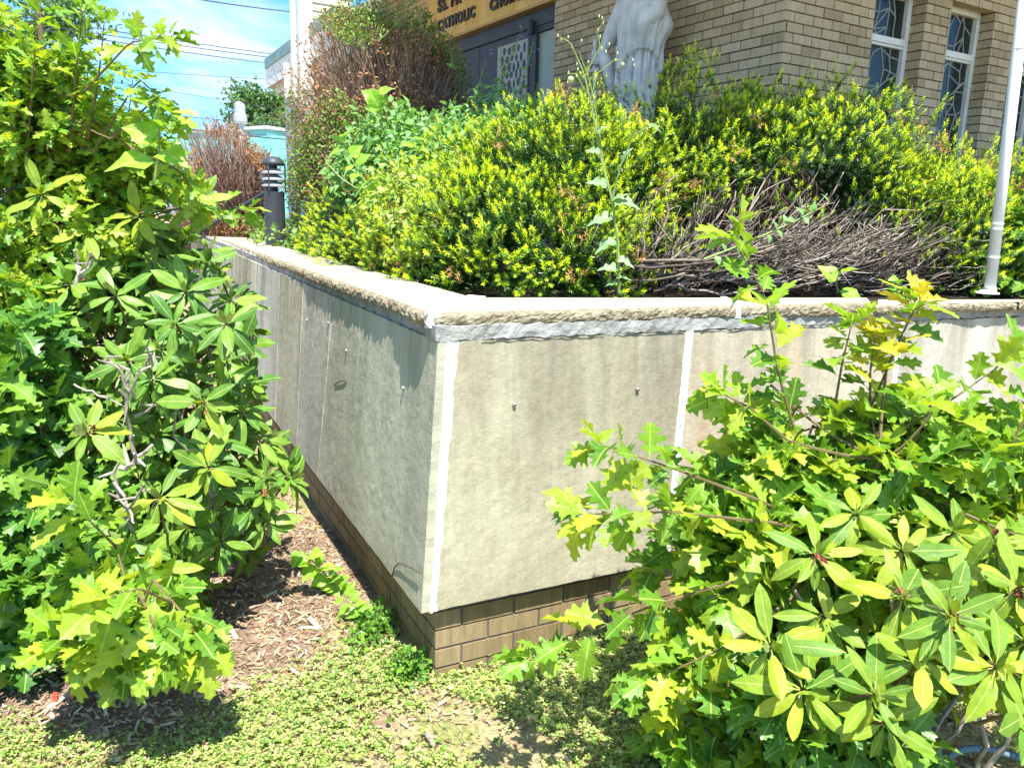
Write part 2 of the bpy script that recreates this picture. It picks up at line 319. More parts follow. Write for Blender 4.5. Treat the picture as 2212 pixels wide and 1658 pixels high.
LIT = 1.0
oak_cols = [(.09, .23, .018), (.15, .33, .022), (.23, .42, .025), (.33, .50, .03), (.46, .56, .04)]
m_oak = leafmat('oak_leaf', oak_cols, rib=(.40, .52, .12), transl=.45, rough=.42)
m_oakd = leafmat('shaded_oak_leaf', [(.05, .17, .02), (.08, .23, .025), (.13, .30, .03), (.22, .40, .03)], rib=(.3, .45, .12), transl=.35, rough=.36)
m_oaky = leafmat('yellow_oak_leaf', [(.55, .52, .03), (.70, .56, .04), (.75, .5, .05), (.42, .5, .04)], rib=(.7, .6, .2), transl=.4)
m_rho = leafmat('rhododendron_leaf', [(.06, .17, .018), (.09, .22, .022), (.14, .29, .028), (.22, .37, .035)], rib=(.38, .48, .16), transl=.24, rough=.42, spec=.32, back=(.26, .33, .10), ribw=.05)
m_rhoy = leafmat('pale_rhododendron_leaf', [(.10, .22, .022), (.15, .28, .026), (.20, .34, .03), (.34, .43, .025)], rib=(.42, .48, .13), transl=.3, rough=.5, spec=.25, back=(.26, .33, .10), ribw=.05)
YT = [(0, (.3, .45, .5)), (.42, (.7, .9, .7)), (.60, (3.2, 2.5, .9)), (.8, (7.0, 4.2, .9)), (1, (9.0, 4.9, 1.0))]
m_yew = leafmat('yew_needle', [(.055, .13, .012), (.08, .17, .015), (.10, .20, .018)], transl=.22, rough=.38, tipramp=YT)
m_deadn = leafmat('dead_needle', [(.25, .10, .03), (.45, .26, .08), (.55, .40, .16)], transl=.2, rough=.7)
m_vine = leafmat('vine_leaf', [(.13, .30, .08), (.20, .40, .12), (.30, .48, .17), (.15, .36, .05)], rib=(.4, .5, .25), transl=.35, rough=.5)
m_mul = leafmat('bright_leaf', [(.2, .48, .03), (.28, .56, .04), (.38, .62, .05)], rib=(.5, .62, .2), transl=.42, rough=.4)
m_box = leafmat('small_green_leaf', [(.10, .20, .025), (.22, .34, .06), (.40, .48, .14), (.16, .29, .04)], transl=.3, rough=.45)
m_dead = leafmat('dead_leaf', [(.34, .16, .07), (.50, .28, .14), (.60, .42, .25), (.26, .11, .05)], transl=.25, rough=.7)
m_lett = leafmat('lettuce_leaf', [(.18, .34, .12), (.26, .42, .18), (.14, .32, .08)], rib=(.5, .6, .38), transl=.35, rough=.5)
m_clov = leafmat('clover_leaflet', [(.09, .20, .03), (.17, .30, .045), (.30, .42, .07), (.46, .52, .13), (.62, .58, .26)], transl=.3, rough=.55)
m_grass = leafmat('grass_blade', [(.22, .32, .05), (.45, .46, .13), (.60, .52, .26), (.72, .62, .40)], transl=.3, rough=.55)
m_mulch = mat('mulch_chip', (.3, .15, .08), rough=.9, island=[(.13, .07, .045), (.26, .17, .10), (.42, .32, .20), (.58, .50, .34), (.34, .15, .07)], noise=(60, .2))
m_far = leafmat('far_tree_leaf', [(.06, .13, .04), (.10, .20, .06), (.16, .27, .09)], transl=.3, rough=.6)
m_redd = mat('wilted_flower', (.35, .07, .04), rough=.9, island=[(.16, .05, .035), (.30, .12, .05), (.28, .05, .04)])
m_wood = mat('grey_timber', (.32, .25, .19), rough=.9, noise=(20, .3), stretch=(1, 8, 8))
m_purple = mat('purple_petal', (.3, .18, .5), rough=.6)
m_fluff = mat('seed_fluff', (.40, .46, .22), rough=.9)

# ================================================================ WALL (retaining planter wall)
dL = np.array([-.457, .8895, 0]); dR = np.array([.8937, .4486, 0]); nL = np.array([-.8895, -.457, 0]); nR = np.array([.4486, -.8937, 0]); UP = np.array([0, 0, 1.])
ct = np.array([-.237, 2.402, 1.172]); cb = np.array([-.280, 2.333, .275])     # outer corner of the stone facing, top and bottom
wall = thing('retaining_wall', 'raised planter wall of large tan stone slabs with white joints, rough stone coping and a low brick base', 'wall', loc=(float(cb[0]), float(cb[1]), 0))
wl = np.array(wall.location)
def wpart(mb, name, m, smooth=False): 
    o = mb.build(name, m, None, smooth); o.parent = wall; o.matrix_parent_inverse = Matrix.Translation(-Vector(wl)); return o

def grid_slab(p00, p10, p11, p01, nin, th, nx, nz, edge=.003, amp=.0015):
    if nz > 40: nz = 22; edge = min(edge, .0022)
    elif nz > 20: edge = .0012
    if nx > 8 and nz > 8: amp = .0003
    """slab whose front face is a jittered grid; p00 bottom-left, p10 bottom-right, p11 top-right, p01 top-left"""
    mb = MB(); s = np.linspace(0, 1, nx + 1); t = np.linspace(0, 1, nz + 1)
    S, T = np.meshgrid(s, t); S = S[..., None]; T = T[..., None]
    P = (1 - T) * ((1 - S) * p00 + S * p10) + T * ((1 - S) * p01 + S * p11)
    J = rng.normal(0, amp, P.shape[:2])[..., None] * (-np.asarray(nin)); P = P + J
    ex = unit(p10 - p00); ez = unit(p01 - p00)
    P[0] += ez * rng.uniform(-edge, edge, (nx + 1, 1)); P[-1] += ez * rng.uniform(-edge, edge, (nx + 1, 1))
    P[:, 0] += ex * rng.uniform(-edge, edge, (nz + 1, 1)); P[:, -1] += ex * rng.uniform(-edge, edge, (nz + 1, 1))
    n = P.shape[0] * P.shape[1]; idx = np.arange(n).reshape(P.shape[:2])
    f = np.stack([idx[:-1, :-1], idx[:-1, 1:], idx[1:, 1:], idx[1:, :-1]], -1).reshape(-1, 4)
    loop = np.concatenate([idx[0, :], idx[1:, -1], idx[-1, -2::-1], idx[-2:0:-1, 0]])
    V = P.reshape(-1, 3); back = V[loop] + np.asarray(nin) * th; k = len(loop)
    mb.add(V, f)
    off = mb.n; mb.add(back, np.array([[0, 1, 2]]) if False else np.zeros((0, 4), int))
    a = loop; b = np.roll(loop, -1); i = np.arange(k); j = np.roll(i, -1)
    mb.f[4].append(np.stack([b, a, off + i, off + j], 1)); mb.mi[4].append(np.zeros(k, int))
    c = [off + 0, off + nx, off + nx + nz, off + 2 * nx + nz]; mb.f[4].append(np.array([c[::-1]])); mb.mi[4].append(np.zeros(1, int))
    return mb
def Lp(s, top, out=0.): # point of the left face
    sl_ = .012 * s
    return (ct if top else cb) + dL * s + nL * out + UP * (sl_ if top else .004 * s)
def Rp(s, top, out=0.):
    return (ct if top else cb) + dR * s + nR * out + UP * (-.004 * s if top else 0)
TH = .032
# left-hand panels (top s0, top s1, bottom s0, bottom s1, material)
LP = [(0, 1.305, 0, 1.47, 1), (1.325, 1.955, 1.485, 1.97, 3), (1.97, 2.62, 1.985, 2.6, 0), (2.635, 3.5, 2.615, 3.5, 3), (3.515, 4.6, 3.515, 4.6, 0), (4.615, 5.8, 4.615, 5.8, 1), (5.815, 7, 5.815, 7, 3), (7.015, 8.6, 7.015, 8.6, 0)]
for k, (a, b, c, d, mi) in enumerate(LP):
    mb = grid_slab(Lp(d, 0), Lp(c, 0), Lp(a, 1), Lp(b, 1), -nL, TH if k == 0 else TH, max(10, int((b - a) * 30)), 28, .004, .0012)
    wpart(mb, 'stone_panel', m_stone[mi], True if 0 else False)
    # joint
    if k < len(LP) - 1:
        a2, c2 = LP[k + 1][0], LP[k + 1][2]
        wpart(grid_slab(Lp(c2 + .004, 0, -.003), Lp(d - .004, 0, -.003), Lp(b - .004, 1, -.003), Lp(a2 + .004, 1, -.003), -nL, .03, 2, 60, .0035, .001), 'mortar_joint', m_mort)
# right-hand panels
t0 = TH
RPn = [(t0 + .034, .985, t0 + .018, .99, 0), (1.012, 2.165, 1.012, 2.165, 2), (2.19, 3.35, 2.19, 3.35, 3), (3.375, 4.6, 3.375, 4.6, 0)]
for k, (a, b, c, d, mi) in enumerate(RPn):
    wpart(grid_slab(Rp(c, 0), Rp(d, 0), Rp(b, 1), Rp(a, 1), -nR, TH, int((b - a) * 30), 28, .004, .0012), 'stone_panel', m_stone[mi])
    if k < len(RPn) - 1:
        a2, c2 = RPn[k + 1][0], RPn[k + 1][2]
        wpart(grid_slab(Rp(d - .004, 0, .002), Rp(c2 + .004, 0, .002), Rp(a2 + .004, 1, .002), Rp(b - .004, 1, .002), -nR, .03, 3, 60, .004, .001), 'mortar_joint', m_mort)
wpart(grid_slab(Rp(t0 - .002, 0, .001) - UP * .004, Rp(t0 + .022, 0, .001) - UP * .004, Rp(t0 + .038, 1, .001), Rp(t0 - .002, 1, .001), -nR, .03, 3, 60, .004, .0012), 'mortar_joint', m_mort)
# mortar bed under the coping (left and right), a solid core behind
def bedband(P, s0, s1, out, h0, h1, name='mortar_bed'):
    nn = -nL if P is Lp else -nR
    a, b = (P(s1, 1, out), P(s0, 1, out)) if P is Lp else (P(s0, 1, out), P(s1, 1, out))
    wpart(grid_slab(a + UP * .001, b + UP * .001, b + UP * h0, a + UP * h1, nn, .1, int(abs(s1 - s0) * 40), 2, .005, .0018), name, m_mortb)
bedband(Rp, -.012, 2.0, .002, .046, .050); bedband(Rp, 2.01, 4.6, .0, .042, .04)
bedband(Lp, 0.0, 4.2, -.012, .046, .044); bedband(Lp, 4.21, 8.6, -.012, .044, .044)
# thin crack lines along the lower edge of the mortar bed
mbc = MB()
for s0, s1 in ((.15, .62), (.66, .97), (1.05, 1.9), (2.2, 3.0)):
    n_ = int((s1 - s0) / .018); pts = [Rp(s, 1, .0055) + UP * (.003 + rng.uniform(-.0035, .0045)) for s in np.linspace(s0, s1, n_)]
    tube(mbc, pts, rng.uniform(.0006, .0022, n_), 4)
p0 = Lp(.10, 0, .001) + UP * .012
cr_pts = [Lp(.30, 0, .001) + UP * .004, Lp(.27, 0, .001) + UP * .05, Lp(.22, 0, .001) + UP * .085, Lp(.15, 0, .001) + UP * .105, Lp(.08, 0, .001) + UP * .125, Lp(.01, 0, .001) + UP * .14]
tube(mbc, cr_pts, .0022, 4)
wpart(mbc, 'crack', m_crack)
mbk = MB()
for P, nn, ln in ((Lp, nL, 8.6), (Rp, nR, 4.6)):
    a, b, c, d = P(-0, 0) - nn * .033, P(ln, 0) - nn * .033, P(ln, 1) - nn * .033, P(0, 1) - nn * .033
    a = a + UP * .01; b = b + UP * .01
    if P is Lp: a, b, c, d = a + dL * .035, b, c, d + dL * .035
    else: a, d = a + dR * .035, d + dR * .035
    i = -nn * .2; hexa(mbk, [a, b, b + i, a + i, d + UP * .04, c + UP * .03, c + i + UP * .03, d + i + UP * .04])
wpart(mbk, 'wall_core', m_mortg)

# coping stones: profile swept along, rough pitched front
def coping(f0, f1, b0, b1, th, seed, n=90, rows=7, amp=.0065):
    r = np.random.default_rng(seed); mb = MB(); f0, f1, b0, b1 = map(np.asarray, (f0, f1, b0, b1))
    out = unit(np.cross(f1 - f0, UP)); 
    if out @ (f0 - b0) < 0: out = -out
    R = []
    wob = np.cumsum(r.normal(0, .0016, n + 1)); wob -= np.linspace(wob[0], wob[-1], n + 1); 
    for i in range(n + 1):
        t = i / n; F0 = f0 * (1 - t) + f1 * t; B0 = b0 * (1 - t) + b1 * t; ring = []
        ring.append(B0 - UP * th); ring.append(B0 * .1 + F0 * .9 - UP * th)
        e = wob[i]
        for k in range(rows):
            q = k / (rows - 1)
            ring.append(F0 - UP * th * (1 - q) + out * (e + .006 * math.sin(q * PI) - .004 + r.normal(0, amp * .35) - (.006 if k in (0, rows - 1) else 0)) + UP * (r.normal(0, .0018) if 0 < k < rows - 1 else r.normal(0, .0022 if k == 0 else .001)))
        ring.append(F0 * .93 + B0 * .07 + UP * .001); ring.append(B0 * .93 + F0 * .07 + UP * 0); ring.append(B0 - UP * .003)
        R.append(ring)
    R = np.array(R); k = R.shape[1]; idx = np.arange(R.shape[0] * k).reshape(R.shape[0], k)
    a = idx[:-1]; b = idx[1:]
    f = np.stack([a, np.roll(a, -1, 1), np.roll(b, -1, 1), b], -1).reshape(-1, 4)
    mi_ = np.zeros((R.shape[0] - 1, k), int); mi_[:, 1:2 + rows] = 1
    mb.add(R.reshape(-1, 3), f); mb.mi[4][-1] = mi_.ravel()
    for e in (0, -1):
        c = R[e].mean(0); mb.add(np.concatenate([R[e], [c]]), [(i, (i + 1) % k, k) for i in range(k)])
    return mb
zt = 1.258
F0 = np.array([-.267, 2.409, zt]); B0 = np.array([-.160, 3.02, zt])
dl2 = unit(np.array([-2.226 + .267, 6.351 - 2.409, .03]))
def CL(s): return F0 + dl2 * s
BL = B0; 
lb = [0, .94, 1.9, 3.1, 4.3, 5.6, 7.0, 8.6]
for i in range(len(lb) - 1):
    a, b = lb[i] + (.02 if i == 0 else .004), lb[i + 1] - .004
    k0 = (a) / 8.6; inner = lambda s: B0 + dl2 * (s * 1.0)
    wpart(coping(CL(a) + nL * .006, CL(b) + nL * .006, inner(a - .0), inner(b), .043, 50 + i, n=int((b - a) * 70)), 'coping_stone', [m_cop, m_copf])
dr2 = unit(np.array([.867 + .267, 2.95 - 2.409, -.004]))
def CR(s): return F0 + dr2 * s
bdir = unit(np.array([2.405 - B0[0], 3.80 - B0[1], -.01]))
def BRk(s): return B0 + bdir * s
wpart(coping(CR(.02), CR(1.235), BRk(.02), BRk(1.10), .043, 71, n=90), 'coping_stone', [m_cop, m_copf])
wpart(coping(CR(1.26), CR(1.965), BRk(1.125), BRk(1.86), .05, 72, n=56), 'coping_stone', [m_cop, m_copf])
wpart(coping(CR(2.0) - UP * .012, CR(2.93) - UP * .012, BRk(1.93) - UP * .008, BRk(2.9) - UP * .008, .036, 73, n=66, amp=.005), 'coping_stone', [m_cop, m_copf])
wpart(coping(CR(2.96) - UP * .004, CR(4.5) - UP * .004, BRk(2.93), BRk(4.4), .05, 74, n=90), 'coping_stone', [m_cop, m_copf])
# mitre joint of mortar at the corner and the joint between first right stones
mb = MB()
def mitre(fa, fb, ba, bb, th, up=.0025):
    fa, fb, ba, bb = [np.asarray(q) for q in (fa, fb, ba, bb)]
    hexa(mb, [fa - UP * th, fb - UP * th, bb - UP * th, ba - UP * th, fa + UP * up, fb + UP * up, bb + UP * up, ba + UP * up])
o1 = unit(-(dL + dR)) * .004
mitre(CL(.035) + o1, CR(.035) + o1, inner(.05), BRk(.05), .046)
wpart(mb, 'mortar_joint', m_mort)
mb = MB(); mitre(CR(1.233), CR(1.262), BRk(1.098), BRk(1.127), .044); wpart(mb, 'mortar_joint', m_mort)

# brick base, course by course
bc = np.array([-.239, 2.398, 0]); CH = .0717; BL_ = .203
def bricks(mb, corner, d, n, length, z0, z1, depth=.09, gap=.009, phase=0, holes=(), jit=.0012, proud=0.):
    k0 = int(math.floor(z0 / CH)); c = 0
    z = z0; row = 0
    while z < z1 - .01:
        off = (BL_ / 2 if (row + phase) % 2 else BL_) ; s = 0; first = True
        while s < length - .02:
            e = min(length, off if first else s + BL_); first = False
            ok = True; a_, b_ = s, e - gap
            for (h0, h1, hz0, hz1) in holes:
                if z + CH * .5 > hz0 and z + CH * .5 < hz1:
                    if a_ >= h0 - .005 and b_ <= h1 + .005: ok = False
                    elif a_ < h0 < b_ and b_ <= h1 + .03: b_ = h0
                    elif a_ < h1 < b_ and a_ >= h0 - .03: a_ = h1
            if ok and b_ - a_ > .02:
                j = rng.normal(0, jit, 2)
                o = corner + d * a_ + n * (j[0] + proud) + UP * (z + j[1] * .5)
                box(mb, o - n * depth, d * (b_ - a_), n * depth, UP * (CH - gap))
            s = e
        z += CH; row += 1
mb = MB(); bricks(mb, bc + dR * .0, dR, nR, 4.6, -.035, .29, phase=0)
bricks(mb, bc + dL * .091 , dL, nL, 8.5, -.035, .29, phase=1)
# quoin ends showing on the left face
z = -.035; row = 0
while z < .28:
    box(mb, bc + nL * rng.normal(0, .001) + UP * z + dL * .0915, -dL * .091, -nL * .05, UP * (CH - .009)) if False else None
    z += CH; row += 1
wpart(mb, 'brick_base', m_brick)
mb = MB(); i1 = bc - nL * .004 - nR * .004
box(mb, i1 - UP * .05, dR * 4.59, -nR * .2, UP * .36); box(mb, i1 - UP * .05 + dL * .2, dL * 8.4, -nL * .2, UP * .36)
wpart(mb, 'brick_mortar', m_mortg)
# screws
def screw(P, n, on_l):
    mb = MB(); a = unit(np.cross(n, UP)); th = np.arange(10) * 2 * PI / 10; v = []
    prof = [(.0065, 0), (.0065, .009), (.0035, .011), (.0032, .004)]
    for r, h in prof: v += [P + n * h + r * (a * math.cos(t) + UP * math.sin(t)) for t in th]
    f = [(i * 10 + j, i * 10 + (j + 1) % 10, (i + 1) * 10 + (j + 1) % 10, (i + 1) * 10 + j) for i in range(3) for j in range(10)]
    mb.add(v, f); mb.add([P + n * .004 + .0033 * (a * math.cos(t) + UP * math.sin(t)) for t in th] + [P + n * .004], [(i, (i + 1) % 10, 10) for i in range(10)])
    wpart(mb, 'anchor_screw', m_screw)
def on_face(vx, vy, d, n_):
    nn = unit(np.cross(d, ct - cb)); r = ray(vx, vy); return O + r * ((ct - O) @ nn) / (r @ nn)
for vx, vy in ((1110, 873), (1376, 840)): screw(on_face(vx, vy, dR, 1), nR, 0)
for vx, vy in ((750, 757), (873, 838), (711, 697), (665, 691)): screw(on_face(vx, vy, dL, 1), nL, 1)
# a short bent wire left on the big left panel
wp = [on_face(724, 832, dL, 1) + nL * .003, on_face(732, 824, dL, 1) + nL * .006, on_face(748, 821, dL, 1) + nL * .004, on_face(750, 826, dL, 1) + nL * .002]
mb = MB(); tube(mb, wp, .0022, 5); wpart(mb, 'bent_wire', m_crack)

# ================================================================ GROUND
def heat(x, y): return .012 * math.sin(x * 2.3 + 1) * math.cos(y * 1.9) + .006 * math.sin(x * 7 + y * 5)
mb = MB(); xs = np.concatenate([[-900, -300, -80, -25, -8, -5], np.linspace(-3.5, 3.5, 60), [5, 8, 25, 80, 300, 900]]); ys = np.concatenate([[-900, -200, -40, -10, -2, 0], np.linspace(.8, 5.5, 45), [7, 10, 20, 60, 200, 900]])
X, Y = np.meshgrid(xs, ys); Z = np.vectorize(lambda a, b: heat(a, b) * (1 if abs(a) < 4 and 0 < b < 6 else 0))(X, Y)
P = np.stack([X, Y, Z], -1); idx = np.arange(X.size).reshape(X.shape)
mb.add(P.reshape(-1, 3), np.stack([idx[:-1, :-1], idx[:-1, 1:], idx[1:, 1:], idx[1:, :-1]], -1).reshape(-1, 4))
tag(mb.build('ground', m_lawn), kind='structure')
def inside_planter(x, y, pad=0.):
    d = np.stack([x - cb[0], y - cb[1]], -1); return (d @ nL[:2] < pad) & (d @ nR[:2] < pad)
# mulch bed sheet on the left, under the shrubs
mb = MB(); cen = np.array([-1.75, 3.0]); th = np.linspace(0, 2 * PI, 60, endpoint=False)
rr = 1.35 + .1 * np.sin(th * 5) + .06 * np.sin(th * 11 + 1); ringp = np.stack([cen[0] + rr * np.cos(th) * .95, cen[1] + rr * np.sin(th) * .78], 1)
def gz(x, y): return heat(x, y)
rings = []
for q in np.linspace(0, 1, 14): rings.append([(cen[0] + (p[0] - cen[0]) * q, cen[1] + (p[1] - cen[1]) * q, gz(cen[0] + (p[0] - cen[0]) * q, cen[1] + (p[1] - cen[1]) * q) + .03 * (1 - q**3) + (.004 if q < 1 else -.012)) for p in ringp])
V = np.array(rings).reshape(-1, 3); n_ = 60
mb.add(V, [(i * n_ + j, i * n_ + (j + 1) % n_, (i + 1) * n_ + (j + 1) % n_, (i + 1) * n_ + j) for i in range(13) for j in range(n_)])
tag(mb.build('mulch_bed', m_soil, smooth=True), kind='structure')
def in_mulch(x, y):
    a = np.arctan2((y - cen[1]) / .78, (x - cen[0]) / .95); r = np.hypot((x - cen[0]) / .95, (y - cen[1]) / .78)
    return r / (1.35 + .1 * np.sin(a * 5) + .06 * np.sin(a * 11 + 1))
# raised planter soil
mb = MB(); q0 = B0 + np.array([0, -.06, 0]); q0[2] = 1.2
poly = [q0, q0 + dR * 16, q0 + dR * 16 + dL * 26, q0 + dL * 26]
hexa(mb, [p - UP * .5 for p in poly] + poly)
tag(mb.build('planter_ground', m_bed), kind='structure')

# lawn cover: clover, grass and straw
def n2(x, y, s, o=0.): return np.array([mnoise.noise(Vector((a * s + o, b * s, o))) for a, b in zip(x, y)])
def scatter(n, x0=-2.6, x1=2.7, y0=1.35, y1=4.4):
    x = rng.uniform(x0, x1, n); y = rng.uniform(y0, y1, n); k = ~inside_planter(x, y, -.035); return x[k], y[k]
x, y = scatter(88000, -2.3, 1.9, 1.6, 3.7); dens = n2(x, y, 2.2) + .5 * n2(x, y, 7, 3); keep = (dens > -.2 + rng.normal(0, .12, len(x))) & (in_mulch(x, y) > 1.0 + rng.normal(0, .06, len(x)))
bare = np.hypot((x + .85) / .42, (y - 2.9) / .45); keep &= bare > .95 + rng.normal(0, .25, len(x)); x, y = x[keep], y[keep]
z = np.array([heat(a, b) for a, b in zip(x, y)]); m_ = len(x)
mb = MB(); hgt = rng.uniform(.006, .035, m_) * (1 + .8 * np.clip(n2(x, y, 3, 9), -.5, 1)); th = rng.uniform(0, 2 * PI, m_); tilt = rng.normal(0, .35, (m_, 2)); sz = rng.uniform(.0065, .0125, m_)
TRI = (np.array([(0, 0), (.5, 0), (1, 0), (.35, .42), (.85, .42), (.35, -.42), (.85, -.42)], float), np.array([(0, 1, 4, 3), (1, 2, 4, 4), (1, 0, 5, 6)]), None)
CLV = leaf_template([(0, .03), (.6, .42), (1, .12)])
for k in range(3):
    a = th + k * 2.094; d = np.stack([np.cos(a), np.sin(a), rng.normal(.1, .25, m_)], 1); nn = np.stack([tilt[:, 0], tilt[:, 1], np.ones(m_)], 1)
    leaves(mb, CLV, np.stack([x, y, z + hgt], 1), d, nn, sz, bend=.1, fold=.15)
xb, yb = scatter(3200, -2.3, 1.9, 1.6, 3.7); kb = (n2(xb, yb, 2.6, 7) > -.1) & (in_mulch(xb, yb) > .98); xb, yb = xb[kb], yb[kb]; nb = len(xb); ab = rng.uniform(0, 2 * PI, nb)
leaves(mb, OVA, np.stack([xb, yb, rng.uniform(.012, .04, nb)], 1), np.stack([np.cos(ab), np.sin(ab), rng.normal(.1, .3, nb)], 1), np.array([0, 0, 1.]) + rng.normal(0, .4, (nb, 3)), rng.uniform(.012, .032, nb), bend=.3)
tag(mb.build('clover_cover', m_clov), kind='stuff')
x, y = scatter(90000, -2.5, 2.2, 1.5, 3.9); d1 = n2(x, y, 1.7, 5); keep = (d1 > -.35 + rng.normal(0, .2, len(x))) & (in_mulch(x, y) > .93 + rng.normal(0, .05, len(x))); x, y = x[keep], y[keep]; m_ = len(x)
BLD = (np.array([(0, .05), (0, -.05), (.5, .045), (.5, -.045), (1, 0), (1, -.002)], float), np.array([(0, 1, 3, 2), (2, 3, 5, 4)]), np.array([(0, 0)] * 6, float))
z = np.array([heat(a, b) for a, b in zip(x, y)]); a = rng.uniform(0, 2 * PI, m_); up = rng.uniform(.05, .8, m_)
d = np.stack([np.cos(a), np.sin(a), up], 1); mb = MB(); leaves(mb, BLD, np.stack([x, y, z - .002], 1), d, np.stack([-np.cos(a) * up, -np.sin(a) * up, np.ones(m_)], 1), rng.uniform(.015, .045, m_), bend=.35, fold=0, wid=.6)
tag(mb.build('grass_cover', m_grass), kind='stuff')
# mulch chips, straw and dead bits
mb = MB(); x, y = scatter(42000, -2.5, 2.2, 1.5, 4.2); im = in_mulch(x, y); ba = np.hypot((x + .85) / .5, (y - 2.9) / .5)
keep = (im < 1.08) | (ba < 1.1) | (rng.random(len(x)) < .22); x, y = x[keep], y[keep]; m_ = len(x)
z = np.array([heat(a, b) for a, b in zip(x, y)]) + np.where(in_mulch(x, y) < 1, .03 * (1 - np.clip(in_mulch(x, y), 0, 1)**3) + .006, .004)
a = rng.uniform(0, 2 * PI, m_); ln = rng.gamma(1.8, .0042, m_) + .003; wd = ln * rng.uniform(.06, .3, m_)
d = np.stack([np.cos(a), np.sin(a), rng.normal(0, .22, m_)], 1); s_ = np.stack([-np.sin(a), np.cos(a), rng.normal(0, .3, m_)], 1); c = np.stack([x, y, z + .003], 1)
V = np.stack([c - d * ln[:, None] - s_ * wd[:, None], c + d * ln[:, None] - s_ * wd[:, None] * .5, c + d * ln[:, None] * .9 + s_ * wd[:, None], c - d * ln[:, None] * .8 + s_ * wd[:, None] * .7], 1)
Vt = V + np.array([0, 0, .003]); VV = np.concatenate([V, Vt], 1).reshape(-1, 3)
ff = (np.array(BOXF)[None] + (np.arange(m_) * 8)[:, None, None]).reshape(-1, 4); mb.add(VV, ff)
tag(mb.build('mulch_chips', m_mulch), kind='stuff')
def stick(vx0, vy0, vx1, vy1, r, label, m=m_wood, nm='stick', cat='stick'):
    a, b = G(vx0, vy0, .03), G(vx1, vy1, .03); pts = [a + (b - a) * t + np.array([rng.normal(0, .002), 0, rng.normal(.0, .003)]) for t in np.linspace(0, 1, 7)]
    mb = MB(); tube(mb, pts, [r * .6, r, r * 1.1, r, r * .9, r * .8, r * .3], 5); tag(mb.build(nm, m), label, cat)
stick(918, 1578, 940, 1612, .008, 'short grey weathered stick lying on the clover below the wall corner')
stick(58, 1485, 72, 1440, .008, 'pale tan upright wood sliver in the grass at the lower left')
stick(520, 1322, 572, 1302, .004, 'thin dry stalk lying on the bare mulch left of the brick base')
stick(250, 1468, 300, 1462, .009, 'reddish brown bark strip lying in the mulch shade beneath the low oak sprig', m_mulch, 'bark_strip', 'bark')
for k, (vx, vy, lb_) in enumerate(((118, 1540, 'red orange wood shard standing in the grass near the lower left corner'), (148, 1532, 'brown wood shard leaning beside the red one in the lower left grass'))):
    mb = MB(); p = G(vx, vy, 0); box(mb, p - [.008, .004, .01], [.016, 0, 0], [0, .006, 0], [.006 * (k * 2 - .5), .02, .07]); tag(mb.build('wood_shard', mat('shard_wood_%s' % ('brown' if k else 'red'), (.5, .2, .07) if k else (.6, .08, .04), .8, noise=(40, .3))), lb_, 'wood shard')

# ================================================================ CHURCH
yl, yr = math.radians(-33), math.radians(60)
eL = np.array([math.sin(yl), math.cos(yl), 0]); eR = np.array([math.sin(yr), math.cos(yr), 0]); gL = np.array([-math.cos(yl), math.sin(yl), 0]); gR = np.array([math.cos(yr), -math.sin(yr), 0])
bcn = np.array([1.905, 6.0, 0.])
ch = thing('church_building', 'tan brick church with leaded windows, slate blue door and an overhang added to shade its walls, behind the hedge', 'church', loc=(1.905, 6.0, 1.2))
cl_ = Vector((1.905, 6.0, 1.2))
def cpart(mb, name, m, parent=None, smooth=False):
    o = mb.build(name, m, None, smooth); o.parent = parent or ch
    if parent is None: o.matrix_parent_inverse = Matrix.Translation(-cl_)
    return o
Z0, Z1 = 1.15, 4.75
zt0 = 1.15 + .012
DH = (2.88, 5.78, 1.0, 6)         # entrance recess
WINS = [(.98, 1.62), (1.96, 2.60), (2.94, 3.58), (3.92, 4.56)]
WZ0, WZ1 = 1.75, 3.47
mb = MB(); bricks(mb, bcn, eL, gL, 8.45, zt0, Z1, phase=0, holes=[(2.885, 5.78, 0, 9)], depth=.1)
bricks(mb, bcn + eR * .0, eR, gR, 7.2, zt0, Z1, phase=1, holes=[(a, b, WZ0, WZ1) for a, b in WINS], depth=.1)
# window reveals: bricks turned into the openings on the far side, the side the viewer sees
for a, b in WINS:
    z = zt0; row = 0
    while z < Z1:
        if WZ0 < z + CH / 2 < WZ1:
            o = bcn + eR * (b + .001) + gR * (-.0995) + UP * z
            box(mb, o, eR * .09, -gR * .06, UP * (CH - .009)); box(mb, bcn + eR * (a - .091) + gR * (-.0995) + UP * z, eR * .09, -gR * .06, UP * (CH - .009))
        z += CH; row += 1
cpart(mb, 'brick_wall', m_brick2)
mb = MB()
def slabL(s0, s1, z0, z1, out0=-.012, dep=.3): box(mb, bcn + eL * s0 + gL * (out0 - dep) + UP * z0, eL * (s1 - s0), gL * dep, UP * (z1 - z0))
def slabR(s0, s1, z0, z1, out0=-.012, dep=.2): box(mb, bcn + eR * s0 + gR * (out0 - dep) + UP * z0, eR * (s1 - s0), gR * dep, UP * (z1 - z0))
slabL(.0, 2.87, Z0, Z1); cpart(mb, 'mortar_backing', m_mortd); mb = MB(); slabL(5.79, 8.45, Z0, Z1)
cpart(mb, 'mortar_backing', m_mortd); mb = MB()
prev = .0
for a, b in WINS + [(7.2, 7.2)]:
    slabR(prev + .012, a - .002, Z0, Z1)
    if a < 7: slabR(a - .002, b + .012, Z0, WZ0 - .002); slabR(a - .002, b + .012, WZ1 + .002, Z1)
    prev = b
cpart(mb, 'mortar_backing', m_mortd)
